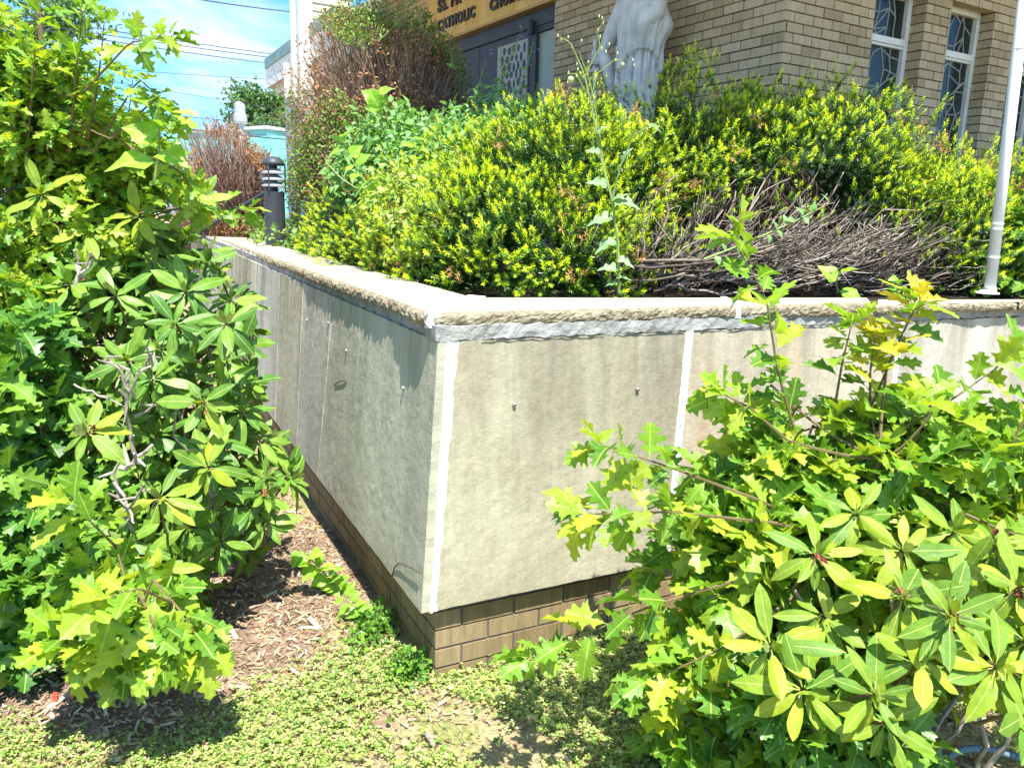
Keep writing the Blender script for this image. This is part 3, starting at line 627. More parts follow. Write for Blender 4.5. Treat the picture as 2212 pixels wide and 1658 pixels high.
# windows
for wi, (a, b) in enumerate(WINS):
    fo = -.13
    mbf = MB(); A = bcn + eR * a + gR * fo
    def fr(s0, s1, z0, z1, d=.05, o=0.): box(mbf, bcn + eR * s0 + gR * (fo + o - d) + UP * z0, eR * (s1 - s0), gR * d, UP * (z1 - z0))
    wd = b - a
    fr(a + .001, a + .03, WZ0, WZ1); fr(b - .05, b - .001, WZ0, WZ1); fr(a + .03, b - .05, WZ0, WZ0 + .05); fr(a + .03, b - .05, WZ1 - .05, WZ1)
    zr = 3.06
    fr(a + .03, b - .05, zr, zr + .05, .05, .008); fr(a + .03, b - .05, zr - .022, zr - .002, .05, -.006)
    wf = cpart(mbf, 'window', m_white)
    mbg = MB(); box(mbg, bcn + eR * (a + .02) + gR * (fo - .05) + UP * (WZ0 + .02), eR * (wd - .05), gR * .012, UP * (WZ1 - WZ0 - .04)); 
    og = cpart(mbg, 'glass', m_glass, wf)
    # lead cames: irregular network from jittered cells
    mbl = MB(); lo_z, hi_z = WZ0 + .05, WZ1 - .05; r = np.random.default_rng(90 + wi)
    nx_, nz_ = 5, 15; gx = np.linspace(a + .032, b - .052, nx_ + 1); gzv = np.linspace(lo_z, hi_z, nz_ + 1)
    PX = np.zeros((nz_ + 1, nx_ + 1, 2))
    for i in range(nz_ + 1):
        for j in range(nx_ + 1):
            PX[i, j] = (gx[j] + (r.uniform(-.042, .042) if 0 < j < nx_ else 0), gzv[i] + r.uniform(-.05, .05) * (0 < i < nz_))
    def cam_(p, q): 
        A_ = bcn + eR * p[0] + gR * (fo - .036) + UP * p[1]; B_ = bcn + eR * q[0] + gR * (fo - .036) + UP * q[1]
        if min(abs(p[1] - zr), abs(q[1] - zr)) < .0: return
        tube(mbl, [A_, B_], .0062, 4, cap=False)
    for i in range(nz_ + 1):
        for j in range(nx_ + 1):
            if j < nx_ and r.random() < .62: cam_(PX[i, j], PX[i, j + 1])
            if i < nz_ and 0 < j < nx_ and r.random() < .9: cam_(PX[i, j], PX[i + 1, j])
            if i < nz_ and j < nx_ and r.random() < .28: cam_(PX[i, j], PX[i + 1, j + 1])
    cpart(mbl, 'leading', m_lead, wf)
    mbh = MB(); box(mbh, bcn + eR * (a - .0) + gR * (-.11) + UP * (WZ1 - .012), eR * (wd + .06), gR * .16, UP * .05)
# roof overhang added and made deep to keep both walls in shade
mb = MB(); zE = 4.75
ov = 2.15
pc = bcn + gL * .0; out = lambda s, t: bcn + eL * s + eR * t
a = out(0, 0) + gL * ov * 1 + gR * ov; 
# soffit as two slabs meeting over the corner
mb.add([*(np.array(p) + UP * zE for p in (bcn + gL * ov + gR * ov, bcn + gR * ov + eR * 8.5, bcn - gR * 3 + eR * 8.5, bcn + gL * ov + eL * 8.2, )),], [(0, 1, 2, 3)])
mb.add([*(np.array(p) + UP * (zE + .22) for p in (bcn + gL * ov + gR * ov, bcn + gR * ov + eR * 8.5, bcn - gR * 3 + eR * 8.5, bcn + gL * ov + eL * 8.2)),], [(3, 2, 1, 0)])
pp = [bcn + gL * ov + gR * ov, bcn + gR * ov + eR * 8.5, bcn - gR * 3 + eR * 8.5, bcn + gL * ov + eL * 8.2]
for i in range(4):
    p, q = pp[i], pp[(i + 1) % 4]; mb.add([p + UP * zE, q + UP * zE, q + UP * (zE + .22), p + UP * (zE + .22)], [(0, 3, 2, 1)])
cpart(mb, 'shade_eave', m_white)
# entrance: recess back wall, door, frame, side light
rd = -.06
mbd = MB()
def dr(mbx, s0, s1, z0, z1, o=0., d=.06, mi=0): box(mbx, bcn + eL * s0 + gL * (rd + o - d) + UP * z0, eL * (s1 - s0), gL * d, UP * (z1 - z0), mi)
dr(mbd, 2.885, 5.78, 3.58, 3.73, .015, .12); dr(mbd, 3.28, 3.36, 1.2, 3.58, .01, .12); dr(mbd, 5.65, 5.78, 1.2, 3.58, .01, .12); dr(mbd, 2.885, 2.9, 1.2, 3.58, .01, .12); dr(mbd, 2.9, 3.28, 3.52, 3.58, .0, .12)
dfr = cpart(mbd, 'door_frame', m_door)
mbd = MB(); dr(mbd, 3.362, 4.5, 1.2, 3.575, -.01, .05); dr(mbd, 4.51, 5.648, 1.2, 3.575, -.01, .05); dro = cpart(mbd, 'door', m_door)
mbd = MB(); dr(mbd, 3.0, 3.279, 1.2, 3.515, -.03, .03); dr(mbd, 2.9, 2.999, 1.2, 3.515, -.03, .03)
cpart(mbd, 'side_light', m_lite)
# closer knob at the frame corner
mbd = MB(); lathe(mbd, bcn + eL * 3.33 + gL * (rd + .05) + UP * 3.50, [(.0, 0), (.03, 0), (.035, .05), (.035, .12), (.02, .15), (0, .15)], 12); cpart(mbd, 'door_closer', m_door, dro)
# pierced grille panel on the door: pale plate with dark stone-shaped openings
mbd = MB(); g0, g1, gz0, gz1 = 3.44, 4.06, 2.3, 3.49
dr(mbd, g0, g1, gz0, gz1, .012, .02); pl_ = cpart(mbd, 'grille_panel', mat('pale_grille', (.40, .39, .39), .6, noise=(4, .06)), dro)
mbd = MB(); r = np.random.default_rng(3)
nzz = 12
for i in range(nzz):
    zc = gz1 - .07 - i * (gz1 - gz0 - .1) / nzz; nn_ = 5
    for j in range(nn_):
        s_ = g0 + .07 + (j + (.5 if i % 2 else 0)) * (g1 - g0 - .1) / (nn_ - .4) * .86 + r.uniform(-.012, .012)
        if s_ > g1 - .03: continue
        rx, rz = r.uniform(.022, .042), r.uniform(.036, .062); th = np.linspace(0, 2 * PI, 9)[:-1] + r.uniform(0, .6)
        ctr = bcn + eL * s_ + gL * (rd + .0145) + UP * (zc + r.uniform(-.012, .012))
        ring = [ctr + eL * rx * math.cos(t) * r.uniform(.8, 1.1) + UP * rz * math.sin(t) * r.uniform(.85, 1.1) for t in th]
        mbd.add(ring + [p - gL * .01 for p in ring] + [ctr], [(k, (k + 1) % 8, 16) for k in range(8)])
cpart(mbd, 'openings', mat('dark_opening', (.02, .045, .06), .4), dro)
# far wing: siding return and corner boards, canopy with post
inn = bcn + eL * 8.45
mb = MB(); sd = -eR
for k in range(34):
    z = 1.2 + k * .115; p = inn + UP * z
    o0, o1 = gR * .02, gR * .004
    # each board is a thin wedge
    A_, B_ = inn + sd * .0, inn + sd * .62
    hexa(mb, [A_ + o0 + UP * z, B_ + o0 + UP * z, B_ - gR * .1 + UP * z, A_ - gR * .1 + UP * z, A_ + o1 + UP * (z + .113), B_ + o1 + UP * (z + .113), B_ - gR * .1 + UP * (z + .113), A_ - gR * .1 + UP * (z + .113)])
cpart(mb, 'siding_wall', m_side)
mb = MB(); e_ = inn + sd * .62; box(mb, e_ + gR * .03 + UP * 1.2, sd * .16, -gR * .16, UP * 4); 
box(mb, e_ + sd * .1595 + gR * .012 + UP * 1.2, sd * .05, -gR * .12, UP * 4)
box(mb, e_ + sd * .28 + gR * .10 + UP * 1.2, sd * .07, -gR * .07, UP * 4)
cpart(mb, 'corner_board', m_white)
can = thing('entrance_canopy', 'flat white porch canopy with grey green edge, behind the tall half dead shrub', 'canopy')
tipc = W(571, 128, 15.5)
tip = tipc.copy(); fwd = unit(W(640, 72, 13.4) - tip); fwd[2] = 0; fwd = unit(fwd); rt = np.array([fwd[1], -fwd[0], 0])
mb = MB()
def cbx(z0, z1, inset, ln=4.5): box(mb, tip + rt * inset + fwd * inset + UP * (z0), fwd * ln, rt * 3, UP * (z1 - z0))
rt = -rt if rt[0] < 0 else rt
cbx(-.18, -.0, .0); 
o = mb.build('canopy_edge', m_copper); o.parent = can
mb = MB(); cbx(-.52, -.18, .02); cbx(-.64, -.52, .16); o = mb.build('canopy_fascia', m_white); o.parent = can
mb = MB(); pb = W(622, 300, 12.5); box(mb, (pb[0] - .03, pb[1], 1.2), (.085, 0, 0), (0, .085, 0), (0, 0, tip[2] - .6 - 1.2)); o = mb.build('canopy_post', m_white); o.parent = can

# ---- sign
sg = thing('church_sign', 'ochre yellow fascia sign with dark raised letters above the church door', 'sign')
mb = MB(); dr(mb, 2.86, 5.7, 3.765, 4.7, .1, .12); o = mb.build('sign_board', m_sign); o.parent = sg
mb = MB(); dr(mb, 2.86, 5.7, 3.735, 3.764, .11, .14); o = mb.build('sign_trim', mat('sign_trim_tan', (.5, .33, .13), .7)); o.parent = sg
sgn = bcn + gL * (rd + .101)
def word(txt, s_right_to_left, z, size, sp=1.12):
    cu = bpy.data.curves.new(txt, 'FONT'); cu.body = txt; cu.size = size; cu.extrude = .012; cu.space_character = sp; cu.offset = .006
    ob = bpy.data.objects.new('lettering', cu); C.objects.link(ob)
    bpy.context.view_layer.update(); dg = bpy.context.evaluated_depsgraph_get(); me = bpy.data.meshes.new_from_object(ob.evaluated_get(dg))
    bpy.data.objects.remove(ob); me.materials.clear(); me.materials.append(m_letter)
    oo = bpy.data.objects.new('lettering', me); C.objects.link(oo)
    xa = Vector(-eL); za = Vector(gL); ya = Vector((0, 0, 1)); Mx = Matrix((xa, ya, za)).transposed().to_4x4()
    Mx.translation = Vector(sgn + eL * s_right_to_left + UP * z + gL * .012); oo.matrix_world = Mx; oo.parent = sg; oo.matrix_world = Mx
    return oo
word('SS. PR', 5.36, 4.10, .21); word('CATHOLIC', 5.36, 3.88, .165, 1.2); word('CHURCH', 4.08, 3.87, .165, 1.2)

# ---- statue
st = thing('statue', 'white robed stone statue holding a downward sword, in front of the brick wall', 'statue')
sp_ = bcn + eL * 1.20 + gL * .32; sp_[2] = 0
ax = -eL; ay = -gL      # figure right/left axis along the wall, depth axis into the wall
def stp(u, d, z): return sp_ + ax * u - ay * 0 + (-ay) * d + UP * z
SZ = [1.95, 2.02, 2.3, 2.6, 2.85, 3.0, 3.1, 3.25, 3.38, 3.46, 3.52, 3.56, 3.60, 3.66, 3.72, 3.78, 3.82]
SW = [.178, .17, .156, .143, .14, .142, .15, .165, .165, .15, .075, .06, .062, .082, .086, .07, .02]
SD = [.16, .15, .14, .135, .13, .135, .14, .14, .12, .09, .062, .06, .07, .092, .095, .08, .02]
zz = np.linspace(1.95, 3.82, 220); mbs = MB(); nn_ = 180; V = []
for z in zz:
    wd = np.interp(z, SZ, SW); dp = np.interp(z, SZ, SD); lean = .03 * math.sin((z - 1.95) * 1.6)
    for k in range(nn_):
        t = 2 * PI * k / nn_; fold = 0
        if z < 3.45:
            a_ = 1 - max(0, (z - 3.2) / .25) if z > 3.2 else 1
            ph_ = t * 6 + 1.6 * math.sin(z * 1.9) + (z - 2) * 1.1; fold = a_ * (.036 * (abs(math.sin(ph_)) - .6) + .017 * (abs(math.sin(t * 11 - z * 2.2)) - .5) + .006 * math.sin(t * 29 + z * 3)) * (1 if z < 3.0 else .65)
            # mantle: heavy diagonal drape whose edge crosses from right hip to left knee
            edge = 2.52 + .42 * (math.cos(t - .6) * .5 + .5)
            if z > edge: fold += .034 + .012 * (abs(math.sin(t * 2.5 + z * 9)) - .5)
            # bundle of cloth hanging from the bent arm, on the right of the picture
            db = math.exp(-(((math.cos(t) - .75) / .5)**2)) * math.exp(-((z - 3.13) / .11)**2) ; fold += .065 * db
        V.append(stp(math.cos(t) * (wd + fold) + lean, .02 + math.sin(t) * (dp + fold), z))
idx = np.arange(len(V)).reshape(len(zz), nn_); a_ = idx[:-1]; b_ = idx[1:]
mbs.add(V, np.stack([a_, np.roll(a_, -1, 1), np.roll(b_, -1, 1), b_], -1).reshape(-1, 4))
# face relief, beard and hair ride on the head rings; arm, sleeve and hand with sword
def blob(mbx, c, r, ex, n=10):
    th = np.linspace(0, PI, n); ph = np.linspace(0, 2 * PI, 14)[:-1]; v = [c + np.array([ex[0] * r * math.sin(a) * math.cos(b), ex[1] * r * math.sin(a) * math.sin(b), ex[2] * r * math.cos(a)]) for a in th for b in ph]
    k = 13; mbx.add(v, [(i * k + j, i * k + (j + 1) % k, (i + 1) * k + (j + 1) % k, (i + 1) * k + j) for i in range(n - 1) for j in range(k)])
blob(mbs, stp(0, .10, 3.66), .02, (1, 1, 1.6)); blob(mbs, stp(0, .07, 3.58), .055, (1, 1, 1.4))
sh = stp(-.17, .02, 3.36); el_ = stp(-.25, .08, 3.12); ha = stp(-.33, .17, 2.93)
armp = bez(sh, el_, ha, 12); tube(mbs, armp, [.085, .085, .083, .08, .078, .075, .07, .062, .05, .036, .03, .026], 12)
cuff = [stp(-.30, .15, 2.97), stp(-.27, .12, 2.88), stp(-.235, .09, 2.72), stp(-.22, .08, 2.6)]
tube(mbs, cuff, [.05, .06, .04, .008], 10)
sh2 = stp(.19, .02, 3.36); tube(mbs, bez(sh2, stp(.30, .05, 3.08), stp(.08, .2, 3.16), 12), [.085, .085, .082, .08, .08, .078, .07, .06, .05, .036, .03, .026], 12)
# hand: palm and five fingers round the hilt
blob(mbs, ha + UP * -.01, .034, (1, .7, 1.15))
hc = stp(-.355, .19, 2.92)
for k in range(4):
    zf = 2.955 - k * .022; lnk = (.045, .05, .048, .04)[k]
    tube(mbs, [ha + UP * (zf - 2.93), hc + (-ay) * .028 + ax * .01 + UP * (zf - 2.92), hc + (-ay) * .02 - ax * lnk * .5 + UP * (zf - 2.925), hc - ax * .022 + UP * (zf - 2.93)], [.011, .0105, .0095, .007], 7)
tube(mbs, [ha + UP * .015, hc + (-ay) * .02 + UP * .055, hc + (-ay) * .016 - ax * .012 + UP * .075], [.012, .011, .008], 7)
o = mbs.build('robed_body', m_statue, smooth=True); o.parent = st
mb = MB(); swc = hc + ax * 0.0
tube(mb, [swc + UP * .17, swc + UP * .15, swc + UP * .12, swc + UP * .1, swc - UP * .07], [.004, .016, .018, .012, .013], 10)
tube(mb, [swc - UP * .07, swc + UP * -.085], .02, 8); box(mb, swc - ax * .07 - UP * .1, ax * .14, (-ay) * .02, UP * .025)
p_, q_ = swc - UP * .1, stp(-.30, .14, 1.98); hw = .021
mb.add([p_ - ax * hw, p_ + (-ay) * .008, p_ + ax * hw, p_ - (-ay) * .008, q_ - ax * hw * .5, q_ + (-ay) * .006, q_ + ax * hw * .5, q_ - (-ay) * .006], [(0, 1, 5, 4), (1, 2, 6, 5), (2, 3, 7, 6), (3, 0, 4, 7), (4, 5, 6, 7)])
o = mb.build('sword', m_statue); o.parent = st
mb = MB(); lathe(mb, sp_ + UP * 0, [(0, 1.2), (.36, 1.2), (.36, 1.3), (.3, 1.34), (.28, 1.84), (.33, 1.88), (.33, 1.95), (0, 1.95)], 24); o = mb.build('pedestal', m_statue); o.parent = st

# ================================================================ small fixtures
def pipe():
    t = thing('white_pole', 'white painted pipe pole standing on the coping at the right edge', 'pole')
    b = G(2137, 632, 1.252); tp = W(2229, -140, b[1] + .0); b0 = b
    mb = MB(); tube(mb, [b0, b0 + (tp - b0) * .5, tp + (tp - b0) * .6], .0275, 20); o = mb.build('pole_tube', m_white, t, True)
    for q, r, h in ((.0, .031, .03), (.105, .0305, .006), (.19, .0305, .006), (.205, .03, .006), (.70, .0305, .006)):
        p = b0 + (tp - b0) * q; mb = MB(); tube(mb, [p, p + unit(tp - b0) * h], r, 20); mb.build('collar', m_white, t)
    mb = MB(); lathe(mb, b0 + np.array([-.01, 0, -.004]), [(0, 0), (.056, 0), (.054, .006), (.04, .01), (.034, .02)], 20); mb.build('foot_flange', m_white, t)
pipe()
bo = thing('bollard_light', 'dark grey louvred bollard light between the brown shrub and the hedge', 'bollard')
bp = W(594, 470, 7.0); bp[2] = 1.2; ztop = W(590, 338, 7.0)[2]; H_ = ztop - 1.2
mb = MB(); lathe(mb, bp, [(.0, 0), (.088, 0), (.088, H_ - .30), (.0, H_ - .30)], 24); mb.build('post', m_black, bo, False)
mb = MB(); lathe(mb, bp, [(.0, H_ - .075), (.102, H_ - .075), (.1, H_ - .055), (.08, H_ - .022), (.045, H_ - .004), (0, H_)], 24); mb.build('cap', m_black, bo, True)
for k in range(3):
    mb = MB(); z_ = H_ - .125 - k * .055; lathe(mb, bp, [(.05, z_ + .02), (.1, z_ - .012), (.1, z_ - .024), (.055, z_)], 24); mb.build('louvre', mat('louvre_grey', (.33, .34, .35), .5) if k == 0 else bpy.data.materials['louvre_grey'], bo)
mb = MB(); lathe(mb, bp, [(.035, H_ - .3), (.035, H_ - .07)], 12); mb.build('lamp_core', m_black, bo)
for a in (0.4, 2.5, 4.6):
    mb = MB(); c = bp + np.array([math.cos(a) * .1, math.sin(a) * .1, 0]); tube(mb, [c + UP * (H_ - .3), c + UP * (H_ - .06)], .007, 6); mb.build('stay', m_black, bo)
hr = thing('handrail', 'black metal stair handrail sloping behind the planter wall end', 'handrail')
mb = MB(); a, b = W(606, 396, 8.3), W(400, 520, 8.6); tube(mb, [a, b], .022, 8); mb.build('top_rail', m_black, hr)
for q in (.3, .8):
    p = a + (b - a) * q; mb = MB(); tube(mb, [p, (p[0], p[1], .6)], .016, 8); mb.build('baluster', m_black, hr)
mb = MB(); p = W(560, 548, 9.5); box(mb, W(505, 545, 9.0), (.5, .05, 0), (0, .2, 0), (0, 0, .09)); tag(mb.build('timber_step', m_wood), 'weathered timber step edge just beyond the far end of the coping', 'step')
# hose
mb = MB(); c0 = G(2120, 1722, .03); c0 = c0
n_ = 260; pts = []; rad = []
hc_ = G(2112, 1622, .06); Rr = .15; cc = hc_ - np.array([0, Rr, 0])
for i in range(n_):
    t = i / (n_ - 1); a = -.9 + t * (PI + 1.8); pts.append(cc + np.array([math.cos(a) * Rr * 1.12, math.sin(a) * Rr, .03 * math.sin(a) - .02])); rad.append(.0115 + .0012 * math.sin(i * 1.57))
tube(mb, pts, rad, 12); ho = thing('garden_hose', 'ribbed blue grey hose curling on the ground at the bottom right corner', 'hose'); mb.build('ribbed_tube', m_hose, ho, True)
mb = MB(); tube(mb, [p + np.array([0, 0, .0118]) for p in pts[::4]], .0014, 5); mb.build('dark_stripe', m_cable, ho)

# ================================================================ PLANTS
def ell_sample(n, c, r, lo=.8, hi=1.05):
    d = rand_dir(n); q = rng.uniform(lo, hi, n)[:, None]; return np.asarray(c) + d * q * np.asarray(r), unit(d / np.asarray(r)), q[:, 0]
def in_ell(p, E, k=.78):
    m = np.zeros(len(p), bool)
    for c, r in E: m |= (((p - np.asarray(c)) / np.asarray(r))**2).sum(1) < k * k
    return m
def shell(E, dens, lo=.82, hi=1.04, zmin=1.22, clear=.78):
    P_, D_ = [], []
    for c, r in E:
        area = 4 * PI * ((r[0] * r[1])**1.6 / 3 + (r[0] * r[2])**1.6 / 3 + (r[1] * r[2])**1.6 / 3)**(1 / 1.6)
        p, d, q = ell_sample(int(area * dens), c, r, lo, hi)
        others = [e for e in E if e[0] is not c]
        k = p[:, 2] > zmin
        if others: k &= ~in_ell(p, others, clear)
        P_.append(p[k]); D_.append(d[k])
    return np.concatenate(P_), np.concatenate(D_)

NEED = (np.array([(0, .055), (0, -.055), (.6, .06), (.6, -.06), (1, 0), (1, -.001)], float), np.array([(0, 1, 3, 2), (2, 3, 5, 4)]), np.array([(0, 0)] * 6, float))
def yew_shoots(mb, mbt, pos, d, L_, nn=26, nl=.021, tip0=.0):
    """needles in a loose bottle-brush along each shoot; uv.y runs to the bright tip"""
    m = len(pos); L_ = np.broadcast_to(L_, (m,))
    t = np.linspace(.04, 1., nn); d = unit(d)
    ref = unit(np.cross(d, rand_dir(m))); r2 = np.cross(d, ref)
    A = (np.arange(nn) * 2.4)[None] + rng.uniform(0, 6, (m, 1))
    side = np.cos(A)[..., None] * ref[:, None] + np.sin(A)[..., None] * r2[:, None] * .75
    curve = np.array([0, 0, .18])[None, None] * (t[None, :, None]**2) * L_[:, None, None]
    P = pos[:, None] + d[:, None] * (t[None] * L_[:, None])[..., None] + curve
    fwd_ = (.55 + .9 * t**2)[None, :, None]
    D = unit(side + d[:, None] * fwd_ + rng.normal(0, .12, (m, nn, 3)))
    Nn = d[:, None] + .4 * np.array([0, 0, 1.]) + rng.normal(0, .3, (m, nn, 3)) + np.zeros_like(D)
    ln = nl * (1 - .35 * t**3)[None] * rng.uniform(.8, 1.15, (m, nn))
    uvy = np.clip(t[None] + tip0 + rng.normal(0, .16, (m, 1)), 0, 1) * np.ones((m, nn))
    leaves(mb, NEED, P.reshape(-1, 3), D.reshape(-1, 3), Nn.reshape(-1, 3), ln.ravel(), bend=.1, fold=0, wid=1.55, uvy=uvy.ravel())

def branches_to(mb, base, ends, r0_=.012, r1=.003, sag=.25, n=6, sides=5, jit=.15):
    for e in ends:
        b = base[rng.integers(len(base))]; mid = (b + e) / 2 + np.array([0, 0, -sag * np.linalg.norm(e[:2] - b[:2])]) + rng.normal(0, jit * .3, 3)
        tube(mb, bez(b, mid, e, n), np.linspace(r0_, r1, n) * rng.uniform(.7, 1.2), sides, cap=False)

def yew(name, label, E, dens, bases, carve=None, spikes=(), grp='yew shrubs in the raised planter'):
    t = thing(name, label, 'yew shrub', grp)
    mb = MB(); p, d = shell(E, dens, .80, 1.05)
    # leaders rise: shoots lean up and outwards, grouped in tufts
    if carve is not None: k = carve(p, rng.random(len(p))); p, d = p[k], d[k]
    dd = unit(d * 1.0 + np.array([0, -.15, .42]) + rng.normal(0, .38, p.shape))
    nzv = np.array([mnoise.noise(Vector(a * 3.3)) for a in p]); p = p + d * (nzv * .22)[:, None]; nz2 = np.array([mnoise.noise(Vector(a * 11)) for a in p]); k = nz2 > -.22; p, d, dd = p[k], d[k], dd[k]
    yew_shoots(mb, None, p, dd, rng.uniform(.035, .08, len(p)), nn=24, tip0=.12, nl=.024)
    # side shoots round each leader
    k = rng.random(len(p)) < .7; p2 = p[k] + rng.normal(0, .02, (k.sum(), 3)) - d[k] * .03; d2 = unit(dd[k] + rng.normal(0, .6, p2.shape))
    yew_shoots(mb, None, p2, d2, rng.uniform(.035, .07, len(p2)), nn=18)
    # darker inner layer
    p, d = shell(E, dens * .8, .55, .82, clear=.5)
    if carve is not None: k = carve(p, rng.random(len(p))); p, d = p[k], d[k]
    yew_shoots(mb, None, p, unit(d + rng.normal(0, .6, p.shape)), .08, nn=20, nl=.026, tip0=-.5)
    for (a, b) in spikes:
        a, b = np.asarray(a), np.asarray(b); L_ = np.linalg.norm(b - a); yew_shoots(mb, None, a[None], (b - a)[None], L_, nn=int(L_ * 420), nl=.024)
        for q in np.linspace(.3, .9, 6):
            pp_ = a + (b - a) * q; yew_shoots(mb, None, pp_[None], (unit(b - a) + rng.normal(0, .6, 3))[None], .05, nn=16)
    mb.build('needles', m_yew, t)
    p, d = shell(E, 9, .95, 1.05); mb = MB()
    if carve is not None: k = carve(p, rng.random(len(p))); p, d = p[k], d[k]
    for a, b in zip(p, d): yew_shoots(mb, None, a + rng.normal(0, .018, (4, 3)), b + rng.normal(0, .6, (4, 3)), .05, nn=16)
    mb.build('dead_sprigs', m_deadn, t)
    mb = MB(); ends, _ = shell(E, dens * .12, .6, .95, clear=.5)
    if len(ends) > 260: ends = ends[:260]
    branches_to(mb, [np.asarray(b) for b in bases], ends, .016, .003, .1)
    mb.build('branches', m_barkd, t)
    return t
EA = [((-1.0, 5.7, 1.48), (.50, .5, .42)), ((-.60, 4.9, 1.40), (.50, .5, .44)), ((.24, 4.35, 1.55), (.64, .62, .67)), ((-.18, 4.25, 1.45), (.46, .5, .46)), ((.05, 3.95, 1.36), (.62, .50, .34)), ((-.35, 4.5, 1.35), (.5, .5, .35))]
yew('yew_shrub', 'dense bright yew with gold tips spreading behind the wall corner', EA, 520, [(-.9, 5.6, 1.2), (0, 4.5, 1.2), (-.5, 4.9, 1.2), (.2, 4.2, 1.2)])
def carveB(p, r):
    lim = 1.90 + .04 * np.sin(p[:, 0] * 7) - .60 * ((p[:, 0] - 1.65) / .9)**2
    front = p[:, 1] < 5.0 + .25 * (p[:, 0] - 1)
    return ~(front & (p[:, 2] < lim) & (r > .035))
EB = [((1.0, 4.7, 1.70), (.72, .66, .62)), ((1.75, 4.95, 1.74), (.75, .72, .64)), ((2.5, 5.2, 1.55), (.70, .66, .58)), ((2.65, 4.7, 1.45), (.48, .42, .42)), ((.62, 4.45, 1.52), (.42, .5, .56))]
yew('yew_shrub', 'large yew with a bare twiggy front, below the church windows', EB, 520, [(1.0, 4.5, 1.2), (1.8, 4.8, 1.2), (2.5, 5.1, 1.2)], carveB,
    spikes=[(W(1553, 225, 4.5), W(1522, 128, 4.5)), (W(1790, 215, 4.7), W(1845, 145, 4.7)), (W(1600, 210, 4.7), W(1640, 172, 4.7)), (W(1900, 240, 4.9), W(1958, 180, 4.9)), (W(1990, 290, 5.0), W(2045, 218, 5.0)), (W(1655, 215, 4.7), W(1690, 160, 4.7))])
EC = [((3.55, 5.5, 1.5), (.7, .6, .58)), ((4.4, 5.9, 1.6), (.7, .6, .62))]
yew('yew_shrub', 'darker yew behind the white pole at the right edge', EC, 500, [(3.6, 5.6, 1.2), (4.4, 5.9, 1.2)])
# bare sweeping twigs of the big yew's front
big = thing('bare_branches', 'mass of bare grey brown sweeping branches at the front foot of the large yew', 'branches')
mb = MB()
def wtwig(vx, vy, Y, vx2, vy2, Y2, r0_, bow, forks=2):
    a = W(vx, vy, Y); b = W(vx2, vy2, Y2); a[2] = max(a[2], 1.215); ln = np.linalg.norm(b - a); mid = (a + b) / 2 + np.array([0, 0, -bow * ln]) + rng.normal(0, .035, 3)
    pts = bez(a, mid, b, 8); pts[1:-1] += rng.normal(0, .006, (6, 3)); pts[:, 2] = np.maximum(pts[:, 2], 1.21)
    tube(mb, pts, np.linspace(r0_, r0_ * .45, 8), 5)
    for _ in range(forks):
        q = rng.integers(3, 8); e = pts[q] + unit(pts[-1] - pts[3] + rng.normal(0, .12, 3)) * rng.uniform(.05, .18) + rng.normal(0, .02, 3)
        e[2] = max(e[2], 1.215)
        tube(mb, bez(pts[q], (pts[q] + e) / 2 + rng.normal(0, .012, 3), e, 4), np.linspace(r0_ * .5, r0_ * .22, 4), 4)
for k in range(430):
    vx = rng.uniform(1290, 2000); vy = rng.uniform(560, 640); Yb = 3.75 + (vx - 1290) / 700 * .75 + rng.uniform(-.15, .35)
    lean = np.clip((vx - 1350) / 500, -.1, 1); ang = (1.45 - 1.15 * lean) + rng.normal(0, .22)   # upright on the left, sweeping right further along
    ln = rng.uniform(40, 90 + 170 * max(0, 1 - ((vx - 1640) / 380)**2))
    wtwig(vx, vy, Yb, vx + math.cos(ang) * ln * 1.1, vy - math.sin(ang) * ln * .95, Yb + rng.uniform(-.12, .25), rng.choice([.0035, .005, .0075], p=[.5, .35, .15]), rng.uniform(.0, .22))
for k in range(190):   # low tangle lying almost flat along the coping
    vx = rng.uniform(1520, 2080); vy = rng.uniform(520, 630); Yb = 3.7 + (vx - 1290) / 700 * .7 + rng.uniform(-.12, .2); ang = rng.normal(.28, .2); ln = rng.uniform(50, 200)
    wtwig(vx, vy, Yb, vx + math.cos(ang) * ln, vy - math.sin(ang) * ln, Yb + rng.uniform(-.1, .15), rng.choice([.003, .0045, .0065], p=[.5, .35, .15]), rng.uniform(-.05, .2))
for k in range(70):
    vx = rng.uniform(1350, 1850); Yb = 3.62 + (vx - 1290) / 700 * .7; ang = rng.normal(.5, .25); ln = rng.uniform(120, 300)
    wtwig(vx, rng.uniform(560, 630), Yb, vx + math.cos(ang) * ln, 600 - math.sin(ang) * ln * .8, Yb + rng.uniform(-.05, .2), rng.uniform(.006, .0095), rng.uniform(.05, .2), 5)
o = mb.build('twigs', m_twig, big, True)
mb = MB(); pts = []; dds = []
for vx, vy, n_, s_ in ((1445, 520, 26, 60), (1500, 560, 18, 45), (1430, 590, 12, 40), (1760, 480, 9, 45), (1810, 520, 5, 20), (1900, 570, 9, 25), (2000, 540, 16, 40), (2060, 560, 18, 40), (2080, 500, 16, 45), (2020, 600, 10, 30), (1950, 500, 22, 60), (2050, 450, 26, 60), (1880, 460, 14, 50), (1600, 560, 8, 60), (1350, 560, 14, 50), (1330, 480, 14, 40), (1670, 470, 8, 60), (1560, 440, 8, 60), (1720, 440, 6, 50), (1960, 430, 12, 60), (1380, 620, 6, 40), (1620, 430, 6, 60)):
    for _ in range(n_): pts.append(W(vx + rng.normal(0, s_ * .5), vy + rng.normal(0, s_ * .4), 3.75 + max(0, (vx - 1290) / 700 * .62) + rng.uniform(-.1, .1)))
pts = np.array(pts); pts[:, 2] = np.maximum(pts[:, 2], 1.24)
